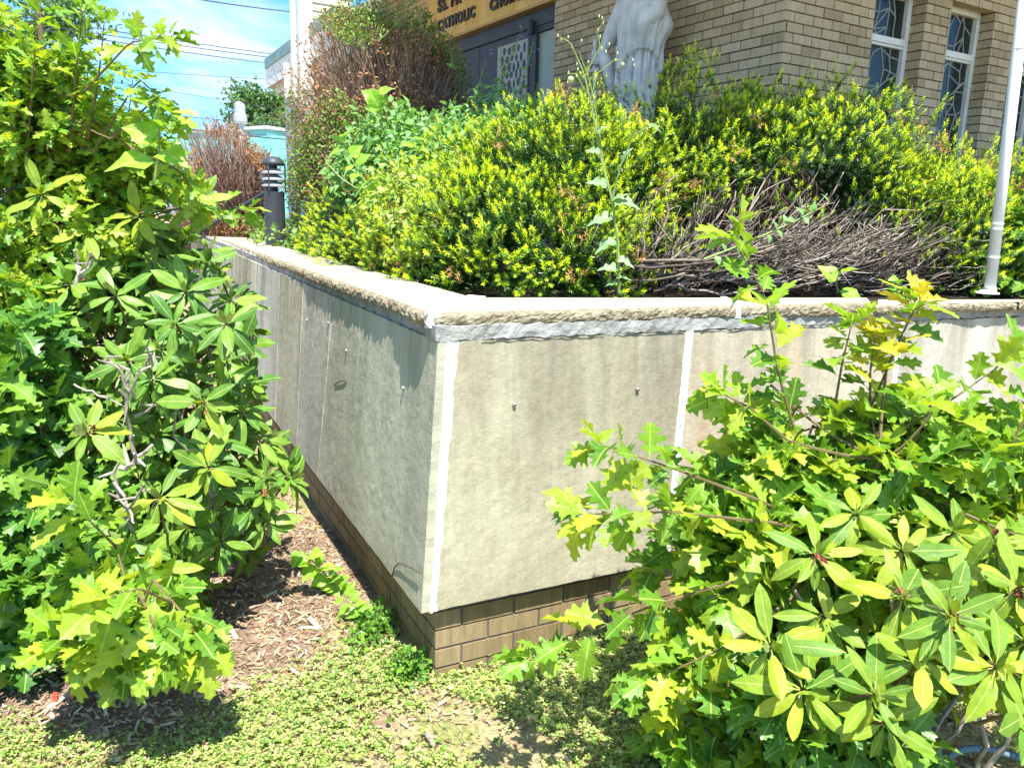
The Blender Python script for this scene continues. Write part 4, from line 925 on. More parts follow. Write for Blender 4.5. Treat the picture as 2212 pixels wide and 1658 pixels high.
yew_shoots(mb, None, pts, unit(np.array([.3, -.2, .8]) + rng.normal(0, .4, pts.shape)), rng.uniform(.04, .08, len(pts)), nn=26)
mb.build('green_sprigs', m_yew, big)

# generic twiggy shrub with small leaves
def patchy(p, s, o, th): return np.array([mnoise.noise(Vector((a[0] * s + o, a[1] * s, a[2] * s))) for a in p]) > th
def twig_shrub(name, label, E, base, ntw, green, dead, cat='shrub', lean=(0, 0, 0), mtw=None):
    t = thing(name, label, cat); mb = MB(); p, d = shell(E, 400, .75, 1.06, clear=.7)
    k = rng.permutation(len(p))[:ntw]; ends = p[k]
    for e in ends:
        b = np.asarray(base[rng.integers(len(base))]) + rng.normal(0, .08, 3) * [1, 1, 0]; mid = b * .45 + e * .55 + np.array([0, 0, .12]); pts = bez(b, mid, e, 6)[2:]
        tube(mb, pts, np.linspace(.006, .0016, 4), 4, cap=False)
        for _ in range(3):
            q = pts[rng.integers(1, 4)]; f_ = q + unit(e - b + rng.normal(0, .35, 3) * np.linalg.norm(e - b)) * rng.uniform(.08, .26); tube(mb, bez(q, (q + f_) / 2 + rng.normal(0, .012, 3), f_, 4), [.003, .0026, .002, .0012], 3, cap=False)
    mb.build('twigs', mtw or m_barkd, t)
    for nm, mm, (dens, s, o, th, sz) in (('green_leaves', m_box, green), ('dead_leaves', m_dead, dead)):
        p, d = shell(E, dens, .78, 1.1, clear=.7); k = patchy(p, s, o, th); p, d = p[k], d[k]
        if len(p) == 0: continue
        mb = MB(); leaves(mb, SMALL, p, d + rng.normal(0, .8, p.shape), d + [0, 0, .8] + rng.normal(0, .5, p.shape), rng.uniform(.7, 1.2, len(p)) * sz, bend=.15); mb.build(nm, mm, t)
    return t
ET = [((-1.38, 7.5, 2.45), (.78, .72, .92)), ((-1.42, 7.3, 1.95), (.66, .6, .8)), ((-.95, 7.4, 2.35), (.55, .5, .88))]
twig_shrub('clipped_shrub', 'tall rounded shrub half brown twigs half green leaves, left of the church door', ET, [(-1.3, 7.5, 1.2), (-.9, 7.5, 1.2)], 1700, (3400, 1.6, 3.7, .03, .032), (1100, 2.6, 9.1, .12, .034), 'shrub', mtw=mat('purple_brown_twig', (.20, .115, .085), .9, island=[(.12, .065, .05), (.24, .15, .11), (.36, .25, .19)]))
EW = [((-3.55, 9.4, 1.85), (.55, .6, .72)), ((-3.15, 9.0, 1.7), (.5, .5, .62))]
twig_shrub('brown_shrub', 'low rounded shrub with rust coloured dead leaves, left of the bollard light', EW, [(-3.5, 9.4, 1.2), (-3.1, 9, 1.2)], 1300, (100, 2, 1, .3, .03), (3600, 1.5, 2.2, .06, .032), 'shrub', mtw=bpy.data.materials['purple_brown_twig'])

# vines and weeds (nightshade) over the back of the hedge
def vine_mass(name, label, E, n, sz, m, tpl=OVA, shoots=(), flowers=(), cat='vine'):
    t = thing(name, label, cat); mb = MB(); p, d = shell(E, n, .7, 1.08, clear=.6)
    leaves(mb, tpl, p, unit(d * .6 + rng.normal(0, .7, p.shape)), d * .8 + [0, -.2, .9] + rng.normal(0, .45, p.shape), rng.uniform(.6, 1.25, len(p)) * sz, bend=.3, fold=.3)
    mbs_ = MB()
    for sh_ in shoots:
        a, b = np.asarray(sh_[0]), np.asarray(sh_[1]); pts = bez(a, (a + b) / 2 + rng.normal(0, .03, 3), b, 9); tube(mbs_, pts, np.linspace(.005, .0018, 9), 5)
        nn_ = int(np.linalg.norm(b - a) / .03); q = np.linspace(.1, 1, nn_); P_ = np.array([pts[min(8, int(v * 8))] + (pts[min(8, int(v * 8) + 1)] - pts[min(8, int(v * 8))]) * (v * 8 % 1) for v in q])
        a_ = np.arange(nn_) * 2.4; D_ = np.stack([np.cos(a_), np.sin(a_), np.full(nn_, .35)], 1)
        leaves(mb, tpl, P_, D_ + rng.normal(0, .2, D_.shape), np.array([0, 0, 1.]) + rng.normal(0, .4, D_.shape), sz * np.linspace(1.15, .45, nn_), bend=.35, fold=.35)
    ends, _ = shell(E, 40, .7, 1, clear=.6)
    for e in ends[:90]: tube(mbs_, bez(e, e + rng.normal(0, .06, 3) + [0, .02, -.05], e + rng.normal(0, .1, 3) + [0, .03, -.14], 5), np.linspace(.002, .004, 5), 4, cap=False)
    mb.build('foliage', m, t); mbs_.build('stems', m_gstem, t)
    if flowers:
        for f_ in flowers:
            mb = MB()
            for _ in range(9): 
                c = np.asarray(f_) + rng.normal(0, .018, 3); leaves(mb, SMALL, c[None], rand_dir(1) + [0, 0, -.8], rand_dir(1), .016)
            mb.build('flower', m_purple, t)
    return t
EN = [((-.75, 6.2, 1.75), (.62, .4, .55)), ((-.2, 6.0, 1.85), (.55, .4, .62)), ((-.95, 5.7, 1.75), (.42, .35, .35)), ((.05, 5.5, 1.9), (.45, .35, .42)), ((-.42, 5.25, 1.75), (.48, .32, .42)), ((-.85, 5.5, 1.85), (.42, .3, .45))]
vine_mass('nightshade_vine', 'pale green climbing weed with purple flowers tangled between the tall shrub and the yew', EN, 900, .062, m_vine,
    shoots=[(W(1090, 200, 6.2), W(1080, 95, 6.2)), (W(1120, 200, 6.0), W(1150, 95, 6.0)), (W(1060, 220, 6.1), W(1128, 60, 6.1)), (W(1020, 240, 6.3), W(1050, 130, 6.3)), (W(1150, 230, 5.8), W(1165, 170, 5.8)), (W(985, 150, 6.6), W(975, 105, 6.6))],
    flowers=[W(1127, 70, 6.05), W(1160, 105, 5.95), W(1060, 115, 6.25), W(960, 60, 6.6), W(1170, 200, 5.7), W(880, 250, 5.9), W(900, 290, 5.8), W(1000, 300, 5.6)])
EG_ = [((-1.35, 7.0, 3.25), (.55, .35, .28)), ((-.85, 6.95, 3.2), (.45, .3, .25))]
vine_mass('creeper', 'leafy green creeper sprawling over the top of the tall half brown shrub', [((-.98, 7.1, 3.25), (.20, .2, .09))], 420, .05, m_box)
# bright mulberry-like shoots
def bright_shoot(name, label, path, sz, n, m=None, tpl=HEART, cat='sapling', rad=.006):
    t = thing(name, label, cat); P_ = np.asarray(path); a, b, c = P_; pts = bez(a, b, c, 14); mb = MB(); tube(mb, pts, np.linspace(rad, rad * .4, 14), 6); mb.build('stem', m_gstem, t)
    q = np.linspace(.15, 1, n); pp = np.array([pts[int(v * 13)] for v in q]); a_ = np.arange(n) * PI + rng.normal(0, .5, n); rt_ = np.cross(unit(c - a), [0, -1., .2]); up_ = np.array([0, -.35, .3])
    D_ = np.cos(a_)[:, None] * rt_ + up_ + rng.normal(0, .25, (n, 3)); mb = MB(); leaves(mb, tpl, pp, D_, np.array([0, -.5, .8]) + rng.normal(0, .3, (n, 3)), sz * rng.uniform(.75, 1.2, n), bend=.35, fold=.2); mb.build('leaves', m or m_mul, t)
bright_shoot('mulberry_shoot', 'bright green sapling with broad leaves rising through the left end of the yew', (W(905, 560, 4.35), W(800, 420, 4.4), W(735, 300, 4.5)), .105, 17)
bright_shoot('mulberry_shoot', 'small bright leafed shoot above the middle of the vine tangle', (W(830, 300, 5.4), W(822, 240, 5.4), W(818, 205, 5.4)), .13, 5)
bright_shoot('mulberry_shoot', 'second bright sapling leaning beside the tallest one, over the yew', (W(950, 520, 4.3), W(930, 400, 4.4), W(890, 300, 4.5)), .085, 13)
bright_shoot('catalpa_shoot', 'few very large lime green leaves against the sky at the top left', (W(330, 400, 2.75), W(352, 320, 2.75), W(340, 245, 2.75)), .14, 6)
bright_shoot('weed_sprig', 'small leafy branch reaching right across the bare yew twigs', (W(1520, 560, 3.62), W(1680, 500, 3.7), W(1790, 440, 3.75)), .05, 16, m_vine, OVA)
bright_shoot('weed_sprig', 'two broad drooping leaves just above the coping in front of bare twigs', (W(1812, 632, 3.75), W(1800, 610, 3.72), W(1815, 590, 3.7)), .11, 3, m_mul, HEART)
bright_shoot('weed_sprig', 'small sprout behind the coping right of the gap', (W(1935, 640, 3.75), W(1938, 620, 3.74), W(1940, 600, 3.74)), .05, 8, m_mul, OVA)
bright_shoot('wilted_weed', 'drooping pale weed growing at the left foot of the brick base', (G(745, 1290, 0), G(720, 1255, .06), G(655, 1190, .22)), .075, 16, m_mul, HEART)
bright_shoot('lawn_weed', 'low fresh green seedling in the clover left of the brick corner', (G(790, 1330, 0), G(780, 1320, .05), G(745, 1290, .09)), .06, 12, m_mul, OVA)
bright_shoot('lawn_weed', 'low three leafed bright seedling in the middle of the lawn', (G(965, 1750, 0), G(962, 1745, .02), G(960, 1740, .035)), .05, 4, m_mul, OVA)
# creeping vine low at the yew foot
vine_mass('creeping_vine', 'yellow green small leafed vine trailing down to the left coping', [((-.40, 4.0, 1.5), (.22, .25, .26)), ((-.62, 4.35, 1.55), (.25, .25, .3))], 1000, .04, leafmat('yellowish_vine_leaf', [(.26, .42, .05), (.38, .5, .08), (.48, .55, .14)], transl=.35))
vine_mass('ground_weeds', 'low mixed weeds growing behind the far end of the left coping', [((-1.42, 6.2, 1.25), (.22, .45, .13)), ((-2.25, 7.9, 1.3), (.4, .5, .25)), ((-1.72, 6.7, 1.22), (.22, .35, .14)), ((-2.12, 6.75, 1.33), (.14, .1, .14)), ((-1.72, 6.45, 1.30), (.16, .2, .16)), ((-2.9, 9.0, 1.3), (.5, .4, .3))], 600, .05, m_box)
vine_mass('shade_vine', 'dark leafed vine hanging in the shade right of the white pole', [((2.95, 4.45, 1.4), (.35, .25, .3)), ((3.3, 4.7, 1.45), (.4, .3, .35))], 380, .075, m_oakd, HEART)

# tall wild lettuce
wlt = thing('wild_lettuce', 'tall spindly pale weed with seed heads standing behind the coping, in front of the yew', 'weed')
Yw = 3.42
mb = MB(); mbl = MB(); mbf = MB()
def st_(pts, r0_, r1):
    P_ = np.array([W(a, b, Yw + c) for a, b, c in pts]); q = np.linspace(0, 1, 16); i = np.linspace(0, len(P_) - 1, 16); PP = np.stack([np.interp(i, range(len(P_)), P_[:, k]) for k in range(3)], 1); tube(mb, PP, np.linspace(r0_, r1, 16), 6); return PP
main = st_([(1338, 633, 0), (1334, 520, 0), (1322, 430, 0), (1300, 350, .02)], .008, .005)
A1 = st_([(1300, 350, .02), (1282, 250, .02), (1262, 160, .02), (1232, 92, .02), (1208, 80, .02)], .005, .0016)
A2 = st_([(1304, 360, .02), (1292, 270, .03), (1275, 180, .03), (1250, 110, .03)], .004, .0015)
A3 = st_([(1262, 170, .03), (1285, 120, .03), (1297, 100, .03)], .003, .0015); A4 = st_([(1297, 105, .03), (1290, 70, .03), (1305, 42, .03)], .002, .001)
A5 = st_([(1272, 230, .03), (1290, 160, .03), (1330, 128, .03), (1348, 135, .03)], .003, .0015); A6 = st_([(1322, 430, 0), (1340, 360, -.02), (1370, 290, -.03), (1420, 265, -.03)], .005, .002)
A7 = st_([(1270, 210, .03), (1245, 160, .03), (1225, 160, .03)], .003, .0015)
mbfs = []
for P_ in (A1, A2, A3, A4, A5, A6, A7):
    for _ in range(4):
        c = P_[rng.integers(11, 16)] + rng.normal(0, .02, 3); mbf = MB(); mbfs.append(mbf); lathe(mbf, c, [(.0005, -.008), (.0032, -.005), (.0036, 0), (.002, .005), (.0005, .007)], 7)
mbf = MB(); mbfs.append(mbf); blob(mbf, W(1233, 172, Yw), .014, (1, 1, 1)); mbf = MB(); mbfs.append(mbf); blob(mbf, W(1345, 140, Yw), .008, (1, 1, 1))
for vx, vy, dx, dz, s_ in ((1325, 435, 1, .1, .17), (1322, 470, -1, .0, .16), (1330, 520, -1, -.25, .15), (1333, 560, 1, -.1, .12), (1312, 400, -.8, .3, .13), (1335, 580, -.8, .2, .13), (1318, 440, .6, .8, .13), (1296, 330, -.8, .3, .09), (1345, 350, .3, 1, .1), (1400, 270, 1, -.1, .09), (1330, 600, 1, .3, .1), (1337, 610, -1, .1, .09), (1290, 290, .5, .8, .09)):
    s_ *= .66; leaves(mbl, LOBED, W(vx, vy, Yw)[None], np.array([[dx, -.3, dz]]), np.array([[0, -.6, .8]]) + rng.normal(0, .2, (1, 3)), s_, bend=.5, fold=.3, wid=.8)
mb.build('stem', m_gstem, wlt); mbl.build('leaves', m_lett, wlt); [q.build('seed_head', m_fluff, wlt) for q in mbfs]

vine_mass('corner_weed', 'dark green weedy tuft hugging the foot of the brick corner', [((-.30, 2.38, .03), (.10, .09, .07)), ((-.42, 2.55, .02), (.08, .1, .05))], 5200, .028, m_oakd, HEART, cat='weed') if False else None
def tuft(label, c, r, n, sz, m):
    t = thing('weed_tuft', label, 'weed'); mb = MB(); p, d, q = ell_sample(n, c, r, .2, 1.0); k = p[:, 2] > .0; p, d = p[k], d[k]
    leaves(mb, HEART, p, d + rng.normal(0, .6, p.shape), d * .5 + [0, 0, 1] + rng.normal(0, .4, p.shape), rng.uniform(.6, 1.3, len(p)) * sz, bend=.2); mb.build('leaves', m, t)
    mb = MB()
    for a in p[:40]: tube(mb, bez([c[0], c[1], 0], [(a[0] + c[0]) / 2, (a[1] + c[1]) / 2, a[2] * .7], a, 4), .0012, 4, cap=False)
    mb.build('stems', m_gstem, t)
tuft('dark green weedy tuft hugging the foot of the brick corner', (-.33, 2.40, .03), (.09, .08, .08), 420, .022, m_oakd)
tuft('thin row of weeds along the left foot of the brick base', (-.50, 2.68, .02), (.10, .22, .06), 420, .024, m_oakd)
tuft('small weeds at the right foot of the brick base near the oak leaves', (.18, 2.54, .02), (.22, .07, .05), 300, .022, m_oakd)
# ---- oaks
def oak_shoot(mbt, mbl, pts, n, sz, mi=0, r0_=.0035, spread=1., start=.25, cluster=5):
    pts = np.asarray(pts); tube(mbt, pts, np.linspace(r0_, .0016, len(pts)), 5, cap=False)
    q = np.concatenate([np.linspace(start, .97, n), np.full(cluster, 1.)]); i = q * (len(pts) - 1); P_ = np.stack([np.interp(i, range(len(pts)), pts[:, k]) for k in range(3)], 1)
    ax_ = unit(pts[-1] - pts[-2] + 1e-6); m = len(q); a_ = np.arange(m) * 2.4 + rng.uniform(0, 6)
    r1 = unit(np.cross(ax_, rand_dir(1)[0])); r2 = np.cross(ax_, r1); side = np.cos(a_)[:, None] * r1 + np.sin(a_)[:, None] * r2
    D_ = unit(side * spread + ax_ * np.where(q < 1, .55, 1.1)[:, None] + np.array([0, 0, -.05]) + rng.normal(0, .2, (m, 3)))
    Nn = np.array([.1, -.25, 1.]) + rng.normal(0, .42, (m, 3)); h = rng.random(m) < .5
    for msk, tp in ((h, OAK), (~h, OAK2)):
        leaves(mbl, tp, P_[msk], D_[msk], Nn[msk], sz * rng.uniform(.7, 1.15, m)[msk], bend=rng.uniform(-.1, .75, msk.sum()), fold=rng.uniform(-.15, .75, msk.sum()), mi=mi)
def oak(name, label, trunk, E, nsh, sz, explicit=(), leafn=(7, 12), m=None, zfloor=.05, grp='oak saplings', dirbias=(0, -.2, .5)):
    t = thing(name, label, 'oak sapling', grp); mbt, mbl = MB(), MB(); tr = np.asarray(trunk, float)
    tube(mbt, tr, np.linspace(.02, .008, len(tr)), 8); 
    tot = sum(r[0] * r[1] * r[2] for _, r in E)
    for c, r in E:
        k = max(3, int(nsh * r[0] * r[1] * r[2] / tot)); p, d, q = ell_sample(k, c, r, .35, 1.0)
        for e, dd_ in zip(p, d):
            if e[2] < zfloor or inside_planter(np.array([e[0]]), np.array([e[1]]), .12)[0] and e[2] < 1.35: continue
            L_ = rng.uniform(.14, .34); dr_ = unit(dd_ + np.asarray(dirbias) + rng.normal(0, .3, 3)); s_ = e - dr_ * L_
            b = tr[np.argmin(np.linalg.norm(tr - s_, axis=1))]
            if rng.random() < .35: tube(mbt, bez(b, (b + s_) / 2 + [0, 0, -.05], s_, 6), np.linspace(.005, .003, 6), 5, cap=False)
            oak_shoot(mbt, mbl, bez(s_, (s_ + e) / 2 + rng.normal(0, .02, 3), e + [0, 0, -.02], 6), rng.integers(*leafn), sz)
    for ex in explicit:
        P_ = np.array([W(*q) for q in ex[0]]); b = tr[np.argmin(np.linalg.norm(tr - P_[0], axis=1))]; tube(mbt, bez(b, (b + P_[0]) / 2 - (P_[1] - P_[0]) * .3, P_[0], 8), np.linspace(.0055, .0035, 8), 5, cap=False); i = np.linspace(0, len(P_) - 1, 12); PP = np.stack([np.interp(i, range(len(P_)), P_[:, k]) for k in range(3)], 1)
        oak_shoot(mbt, mbl, PP, int(ex[1] * 1.5), ex[2], mi=ex[3] if len(ex) > 3 else 0, r0_=.0045, start=ex[4] if len(ex) > 4 else .25)
    mbt.build('stems', m_stem, t); mbl.build('leaves', [m or m_oak, m_oaky], t); return t
# left big oak sapling
oak('oak_sapling', 'tall oak sapling filling the upper left against the sky', [(-1.95, 3.3, 0), (-1.95, 3.2, .8), (-1.85, 3.1, 1.5), (-1.75, 3.0, 2.0), (-1.75, 3.0, 2.35)],
    [((-1.85, 3.2, 1.85), (.42, .45, .36)), ((-1.6, 3.2, 1.7), (.32, .3, .22)), ((-1.9, 3.0, 1.4), (.5, .45, .4)), ((-1.62, 3.4, 1.42), (.25, .35, .18)), ((-1.85, 2.65, .9), (.32, .32, .5)), ((-1.95, 3.0, 2.12), (.30, .35, .24)), ((-1.80, 3.05, 1.85), (.34, .3, .36))], 860, .064,
    explicit=[([(60, 330, 2.9), (70, 160, 2.8), (85, 30, 2.8)], 12, .085), ([(150, 330, 2.9), (165, 150, 2.8), (178, 25, 2.8)], 11, .08), ([(190, 300, 2.9), (215, 150, 2.8), (225, 50, 2.8)], 9, .085), ([(180, 200, 2.8), (280, 92, 2.75), (365, 80, 2.7)], 10, .085, 0, .3),
              ([(200, 330, 2.9), (300, 170, 2.8), (345, 210, 2.8)], 8, .08), ([(240, 300, 2.8), (340, 210, 2.75), (372, 250, 2.7)], 8, .085), ([(400, 450, 3.0), (470, 440, 3.1), (530, 455, 3.1)], 5, .085), ([(300, 330, 2.9), (390, 370, 2.9), (430, 440, 2.9)], 9, .095)], m=m_oak, leafn=(8, 13))
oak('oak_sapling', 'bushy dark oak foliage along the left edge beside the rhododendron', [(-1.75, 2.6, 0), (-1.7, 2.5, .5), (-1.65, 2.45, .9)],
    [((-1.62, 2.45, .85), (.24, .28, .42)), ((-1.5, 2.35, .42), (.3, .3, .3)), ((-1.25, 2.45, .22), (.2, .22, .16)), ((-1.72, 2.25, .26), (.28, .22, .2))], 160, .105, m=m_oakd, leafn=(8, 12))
oak('oak_sapling', 'low bright oak sprig leaning over the mulch at the lower left', [(-1.3, 2.3, 0), (-1.2, 2.15, .25), (-1.02, 1.95, .32)],
    [((-1.06, 2.0, .37), (.24, .16, .11)), ((-1.15, 2.1, .48), (.15, .12, .10))], 28, .118,
    explicit=[([(370, 1300, 1.95), (300, 1270, 1.85), (235, 1290, 1.8)], 5, .13), ([(250, 1180, 2.1), (200, 1130, 2.0), (160, 1090, 2.0)], 6, .12), ([(330, 1250, 2.0), (400, 1330, 1.95), (440, 1400, 1.95)], 7, .12), ([(300, 1280, 1.95), (330, 1340, 1.85), (350, 1415, 1.85)], 6, .115)], m=m_oak, leafn=(5, 8))
# right oaks
oak('oak_sapling', 'large oak sapling with upright leaders in front of the right hand wall', [(.95, 2.0, 0), (.95, 1.98, .4), (.92, 1.98, .7), (1.0, 2.0, .95)],
    [((.80, 2.05, .66), (.40, .28, .28)), ((1.15, 2.1, 1.0), (.28, .2, .14)), ((.78, 2.1, .93), (.24, .15, .10)), ((1.45, 2.2, .95), (.25, .18, .12)), ((1.1, 2.1, .8), (.34, .24, .2)), ((.62, 1.95, .30), (.28, .25, .28)), ((1.3, 2.2, .55), (.3, .3, .35)), ((1.25, 1.85, .62), (.34, .2, .16))], 500, .108,
    explicit=[([(1725, 960, 2.05), (1680, 800, 2.05), (1655, 640, 2.05), (1585, 520, 2.05)], 17, .105, 0, .15), ([(1840, 980, 2.1), (1915, 800, 2.1), (1975, 660, 2.1)], 11, .10, 0, .2), ([(1915, 800, 2.1), (1945, 730, 2.1), (1985, 650, 2.1)], 6, .09, 1, .2),
              ([(1900, 960, 2.15), (2060, 860, 2.15), (2180, 775, 2.15)], 8, .11, 0, .35), ([(1800, 900, 2.1), (1820, 780, 2.1), (1840, 700, 2.1)], 9, .095, 0, .3), ([(1880, 880, 2.1), (1880, 800, 2.1), (1890, 730, 2.1)], 7, .09, 1, .3),
              ([(1640, 1080, 1.9), (1450, 1010, 1.9), (1300, 960, 1.95)], 12, .10, 0, .3), ([(1680, 1130, 1.85), (1450, 1105, 1.85), (1265, 1110, 1.85)], 11, .11, 0, .35), ([(1600, 1250, 1.85), (1400, 1310, 1.8), (1150, 1420, 1.85)], 12, .10, 0, .4),
              ([(1700, 1300, 1.8), (1560, 1400, 1.75), (1380, 1480, 1.75)], 10, .10, 0, .4), ([(1700, 950, 2.0), (1620, 880, 2.0), (1560, 850, 2.0)], 8, .1, 0, .3), ([(2140, 1050, 2.0), (2200, 930, 2.0), (2240, 850, 2.0)], 6, .1)], m=m_oak, leafn=(6, 10))
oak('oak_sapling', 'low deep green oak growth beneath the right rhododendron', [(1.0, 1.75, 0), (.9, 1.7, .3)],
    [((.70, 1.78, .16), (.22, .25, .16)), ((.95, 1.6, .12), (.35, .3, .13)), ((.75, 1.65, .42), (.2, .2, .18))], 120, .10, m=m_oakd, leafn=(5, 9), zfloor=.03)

# ---- rhododendrons
def whorl(mbl, mbt, c, d, n=10, sz=.12, flower=False, mi=0, mbf=None, stem=.12):
    d = unit(d); r1 = unit(np.cross(d, rand_dir(1)[0])); r2 = np.cross(d, r1); a_ = np.arange(n) * 2 * PI / n * 1.0 + rng.normal(0, .16, n) + rng.uniform(0, 6)
    side = np.cos(a_)[:, None] * r1 + np.sin(a_)[:, None] * r2
    lift = np.where(np.arange(n) % 2 == 0, rng.uniform(.15, .6, n), rng.uniform(-.45, .15, n)); D_ = unit(side + d * lift[:, None] + np.array([0, 0, -.08]))
    Nn = d + rng.normal(0, .12, (n, 3)) - side * lift[:, None]
    leaves(mbl, RHO, np.asarray(c) + D_ * .008, D_, Nn, sz * rng.uniform(.6, 1.18, n), bend=rng.uniform(-.05, .55, n), fold=rng.uniform(-.5, .35, n), wid=rng.uniform(.75, 1.15, n), mi=mi)
    k = 3; D2 = unit(d + .5 * rand_dir(k)); leaves(mbl, RHO, np.repeat(np.asarray(c)[None], k, 0), D2, np.cross(D2, r1), sz * .55, bend=.1, fold=-.1, mi=mi)
    e = np.asarray(c) - d * stem + [0, 0, -.04]; tube(mbt, bez(e, np.asarray(c) - d * .05, c, 4), [.005, .0045, .004, .0045], 5, cap=False)
    if flower and mbf is not None:
        for _ in range(7): q = np.asarray(c) + d * .01; dd_ = unit(d * .6 + rand_dir(1)[0]); tube(mbt, [q, q + dd_ * .03 + [0, 0, .005], q + dd_ * .05], [.0012, .001, .001], 4, cap=False)
        mbf.append(MB())
        for _ in range(2): q = np.asarray(c) + rng.normal(0, .02, 3); leaves(mbf[-1], SMALL, np.repeat(q[None], 4, 0), rand_dir(4) + [0, 0, -.6], rand_dir(4), .018, bend=.6, fold=.6)
    return e
def rhodo(name, label, E, dens, sz, base, m, explicit=(), face=(.15, -.55, .75), zmin=.12, grp='rhododendrons'):
    t = thing(name, label, 'rhododendron', grp); mbl, mbt, mbf = MB(), MB(), []; p, d = shell(E, dens, .8, 1.05, zmin=zmin, clear=.8); tails = []
    for a, b in zip(p, d):
        if inside_planter(np.array([a[0]]), np.array([a[1]]), .07)[0]: continue
        tails.append(whorl(mbl, mbt, a, b * .9 + np.asarray(face) * .9 + rng.normal(0, .25, 3), rng.integers(8, 12), sz, rng.random() < .04, 0, mbf))
    p, d = shell(E, dens * .7, .45, .75, zmin=zmin, clear=.4)
    for a, b in zip(p, d):
        if inside_planter(np.array([a[0]]), np.array([a[1]]), .07)[0]: continue
        whorl(mbl, mbt, a, b + np.asarray(face) + rng.normal(0, .4, 3), 8, sz)
    for (vx, vy, Y_, s_, mi, fl) in explicit:
        tails.append(whorl(mbl, mbt, W(vx, vy, Y_), np.array([0, -.75, .65]) + rng.normal(0, .15, 3), rng.integers(8, 11), s_, fl, mi, mbf))
    mbb = MB()
    for e in tails[::3]:
        b = np.asarray(base[rng.integers(len(base))]); mid = (b + e) / 2 + rng.normal(0, .06, 3) + [0, 0, .03]; pts = bez(b, mid, e, 9); pts[1:-1] += rng.normal(0, .01, (7, 3)); tube(mbb, pts, np.linspace(.008, .004, 9), 6, cap=False)
    mbb.build('branches', m_bark, t); mbt.build('stems', m_stem, t); mbl.build('leaves', [m, m_rhoy], t, True); [q.build('wilted_flower', m_redd, t) for q in mbf]
    return t
rl = rhodo('rhododendron', 'big rhododendron with glossy leaf whorls pressed against the left wall face',
    [((-1.50, 3.05, .98), (.42, .5, .5)), ((-1.70, 3.12, 1.27), (.33, .42, .28)), ((-1.17, 2.85, .50), (.30, .34, .36)), ((-1.75, 2.9, .7), (.4, .4, .5))], 27, .125, [(-1.35, 3.1, .02), (-1.5, 3.0, .02)], m_rho,
    explicit=[(190, 935, 2.35, .12, 1, True), (345, 1075, 2.3, .12, 1, True), (440, 870, 2.45, .12, 1, True), (490, 700, 2.7, .12, 0, False), (330, 820, 2.5, .125, 0, False), (450, 1010, 2.4, .11, 1, False), (430, 440, 3.0, .12, 1, False), (185, 500, 2.8, .12, 1, False), (300, 470, 2.9, .12, 1, False), (560, 950, 2.9, .1, 0, False), (570, 1130, 2.75, .11, 0, False), (270, 1170, 2.25, .12, 0, False), (345, 1230, 2.2, .1, 1, False), (90, 420, 2.8, .12, 1, False), (380, 700, 2.7, .12, 0, False), (250, 640, 2.7, .12, 0, False), (60, 1080, 2.3, .11, 0, False), (500, 650, 3.1, .11, 0, False), (525, 740, 3.0, .11, 0, False), (470, 590, 3.2, .10, 1, False), (540, 830, 3.0, .11, 0, False), (450, 540, 3.3, .10, 0, False), (490, 780, 2.9, .11, 0, False)])
# dead grey snags in the middle of the left rhododendron
for (x0_, y0_, Y0, x1_, y1_, Y1, r_) in ((300, 1000, 2.5, 280, 800, 2.45, .012), (290, 860, 2.45, 330, 790, 2.42, .009), (285, 850, 2.45, 230, 770, 2.42, .008), (290, 900, 2.45, 370, 870, 2.5, .008), (300, 1180, 2.3, 245, 1020, 2.25, .01), (245, 1120, 2.25, 310, 1045, 2.22, .008), (180, 600, 2.6, 160, 540, 2.55, .009), (260, 1010, 2.3, 330, 960, 2.28, .013), (310, 800, 2.45, 318, 745, 2.42, .007), (160, 830, 2.45, 275, 880, 2.45, .005), (245, 1040, 2.25, 290, 1130, 2.22, .008), (175, 590, 2.55, 195, 545, 2.52, .007)):
    mb = MB(); a, b = W(x0_, y0_, Y0), W(x1_, y1_, Y1); pts = bez(a, (a + b) / 2 + rng.normal(0, .02, 3), b, 8); pts[1:-1] += rng.normal(0, .004, (6, 3)); tube(mb, pts, np.linspace(r_, r_ * .6, 8) * .7, 7)
    for _ in range(3): q = pts[rng.integers(2, 8)]; e = q + unit(b - a + rng.normal(0, .2, 3)) * rng.uniform(.03, .07); tube(mb, [q, (q + e) / 2, e], [r_ * .5, r_ * .4, r_ * .25], 5)
    mb.build('dead_snag', m_bark, rl)
rhodo('rhododendron', 'rhododendron with large pale green leaf whorls at the lower right',
    [((1.22, 1.80, .58), (.34, .26, .20)), ((1.52, 1.9, .62), (.33, .3, .22)), ((1.3, 2.0, .74), (.36, .25, .18))], 8, .12, [(1.1, 1.85, .02), (1.35, 1.9, .02)], m_rhoy, zmin=.42,
    explicit=[(1665, 1395, 1.55, .115, 1, False), (1735, 1490, 1.5, .12, 1, False), (1950, 1290, 1.55, .12, 1, True), (1890, 1500, 1.45, .115, 1, False), (1912, 1560, 1.45, .125, 1, False), (2050, 1330, 1.5, .115, 1, True), (1760, 1200, 1.7, .11, 1, True), (2150, 1440, 1.5, .12, 1, True), (2060, 1150, 1.75, .12, 1, False), (1950, 1190, 1.7, .115, 1, False), (1990, 1420, 1.5, .12, 1, False), (1780, 1330, 1.65, .11, 0, False), (2080, 1240, 1.7, .12, 1, False), (2200, 1270, 1.65, .12, 1, True), (2215, 1545, 1.45, .11, 1, False), (1850, 1110, 1.8, .11, 1, False), (2150, 1180, 1.75, .11, 1, True)])

